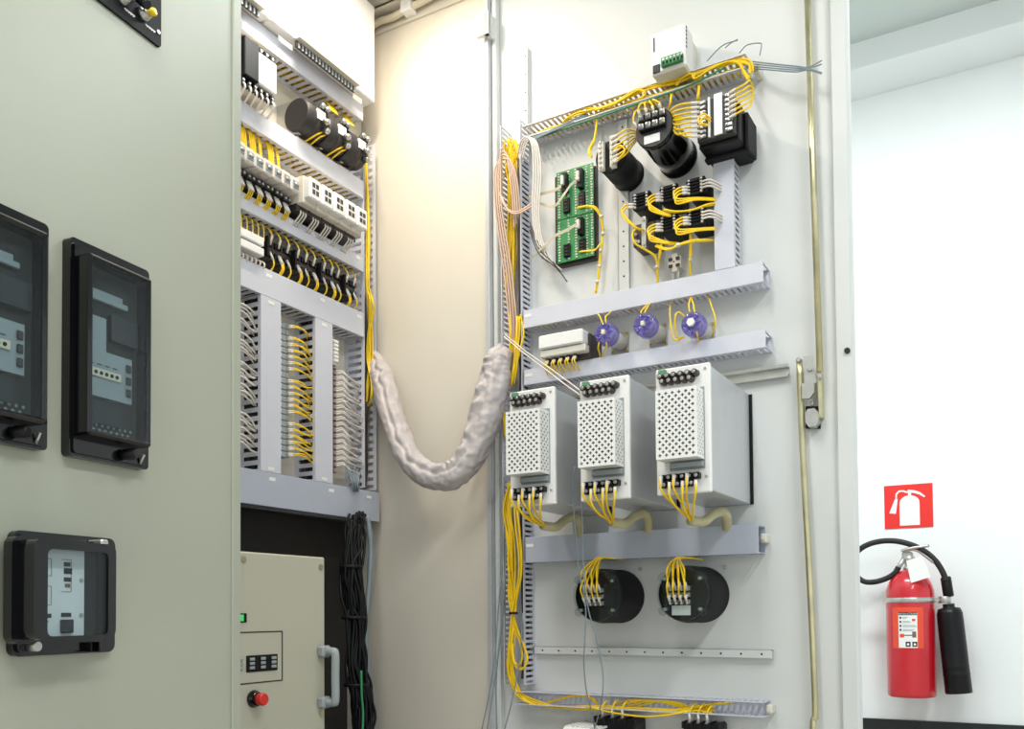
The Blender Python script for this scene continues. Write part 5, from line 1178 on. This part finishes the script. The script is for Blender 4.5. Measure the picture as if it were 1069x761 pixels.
tied('thick yellow drop above the black transformer block', strands(FD, [(729,85,.03),(729.5,94,.05),(729,103,.05),(731,110,.03)], 3, .0022, 55), [], r=.0020)
# loose grey wire ends at the right end of the top duct
tied('loose grey wire ends sticking out beyond the top duct', [[FD.at(783,64+i*2.5,.03), FD.at(805,66.5+i*2.2,.05), FD.at(830,69+i*2,.055), FD.at(844,70+i,.05), FD.at(858,(63,67,76,77)[i],.045)] for i in range(4)], [], r=.0013, m='wiregrey')
tied('thin grey wire tips above the top duct', [[FD.at(738,64,.03), FD.at(748,53,.04), FD.at(757,46,.045), FD.at(770,42,.04)], [FD.at(757,50,.04), FD.at(763,45,.045), FD.at(770,41,.05)], [FD.at(772,55,.03), FD.at(780,47,.04), FD.at(793,45,.045), FD.at(795,48,.045), FD.at(793,58,.04)]], [], r=.0012, m='wiregrey')
# grey wires crossing the door
tied('pair of white wires slanting across the duct to the middle power module', [[FD.at(527,349,.08), FD.at(548,366,.12), FD.at(572,383,.19), FD.at(590,396,.25), FD.at(606,408,.275)], [FD.at(526,351,.08), FD.at(546,368,.12), FD.at(570,386,.19), FD.at(588,400,.25), FD.at(605,412,.275)]], [], r=.0015, m='wirewhite')
tied('two thin blue-grey wires hanging in front of the left round meter', [[FD.at(600,487,.25), FD.at(598,510,.24), FD.at(600,545,.22), FD.at(604,590,.2), FD.at(611,630,.19), FD.at(611,660,.19), FD.at(609.5,690,.18), FD.at(612,720,.16), FD.at(618,745,.12), FD.at(621,762,.1)], [FD.at(607,500,.2), FD.at(608,545,.2), FD.at(609,590,.2), FD.at(614,635,.19), FD.at(623,668,.18), FD.at(629,700,.17), FD.at(629,725,.16), FD.at(625,745,.13), FD.at(621,760,.1)]], [], r=.0014, m='wiregrey')
tied('thin blue-grey wires hanging down along the hinge gap', [[FD.at(527,540,.06), FD.at(524,590,.07), FD.at(520,640,.075), FD.at(515,700,.08), FD.at(503,762,.08)], [FD.at(529,560,.06), FD.at(526,620,.07), FD.at(520,680,.075), FD.at(513,735,.08), FD.at(508,765,.08)], [FD.at(528,600,.05), FD.at(523,660,.06), FD.at(518,710,.06), FD.at(519,765,.06)], [FD.at(546,640,.06), FD.at(542,690,.07), FD.at(536,725,.075), FD.at(526,765,.08)]], [], r=.0016, m='wiregrey')
# ================================================================ bottom edge devices
def bottom_block(px0, px1, py, lab, nw):
    a = FD.at(px0, py, .06); b_ = FD.at(px1, py, .06); z = (a[2]+b_[2])/2
    t = T('terminal_block', lab, 'terminal block', FD, (a[0], 0, z-.05), 'black blocks below the bottom duct')
    t.part('body', MB().box(a[0], b_[0], -.06, 0, z-.05, z, .003), 'black')
    n = 4
    for i in range(n+1):
        x = a[0] + (b_[0]-a[0])*i/n
        t.part('barrier', MB().box(x-.002, x+.002, -.064, -.02, z-.01, z+.004, .001), 'blackmatte')
    P3 = []
    for i in range(3):
        x = a[0] + (b_[0]-a[0])*(i+.5)/n
        t.part('clamp', MB().box(x-.004, x+.004, -.05, -.03, z-.002, z+.003, .001), 'zinc')
        P3.append([Vector((x,-.045,z+.001)), Vector((x,-.047,z+.018)), Vector((x+.004,-.045,z+.03)), Vector((x+.010,-.035,z+.04))])
    wires('block_wires', 'white-tipped yellow wires entering the %s black block below the bottom duct' % nw, FD, P3, r=.0020, ferrule=.018, group='wires of the bottom blocks')
bottom_block(621, 663, 750.5, 'black terminal block under the bottom duct, nearest the hinge', 'hinge-side')
bottom_block(713, 750, 756, 'black terminal block under the bottom duct, furthest from the hinge', 'lock-side')
a = FD.at(587, 758, .10); b_ = FD.at(616, 757.8, .10)
t = T('lower_module', 'white module just showing at the bottom picture edge', 'module', FD, (a[0], 0, a[2]-.12))
t.part('body', MB().box(a[0], b_[0], -.10, 0, a[2]-.12, a[2]-.002, .003), 'white')
t.part('vent_ribs', (lambda m_: [m_.box(a[0]+.004+i*.011, a[0]+.010+i*.011, -.096, -.004, a[2]-.003, a[2]+.001) for i in range(8)] and m_)(MB()), 'white')
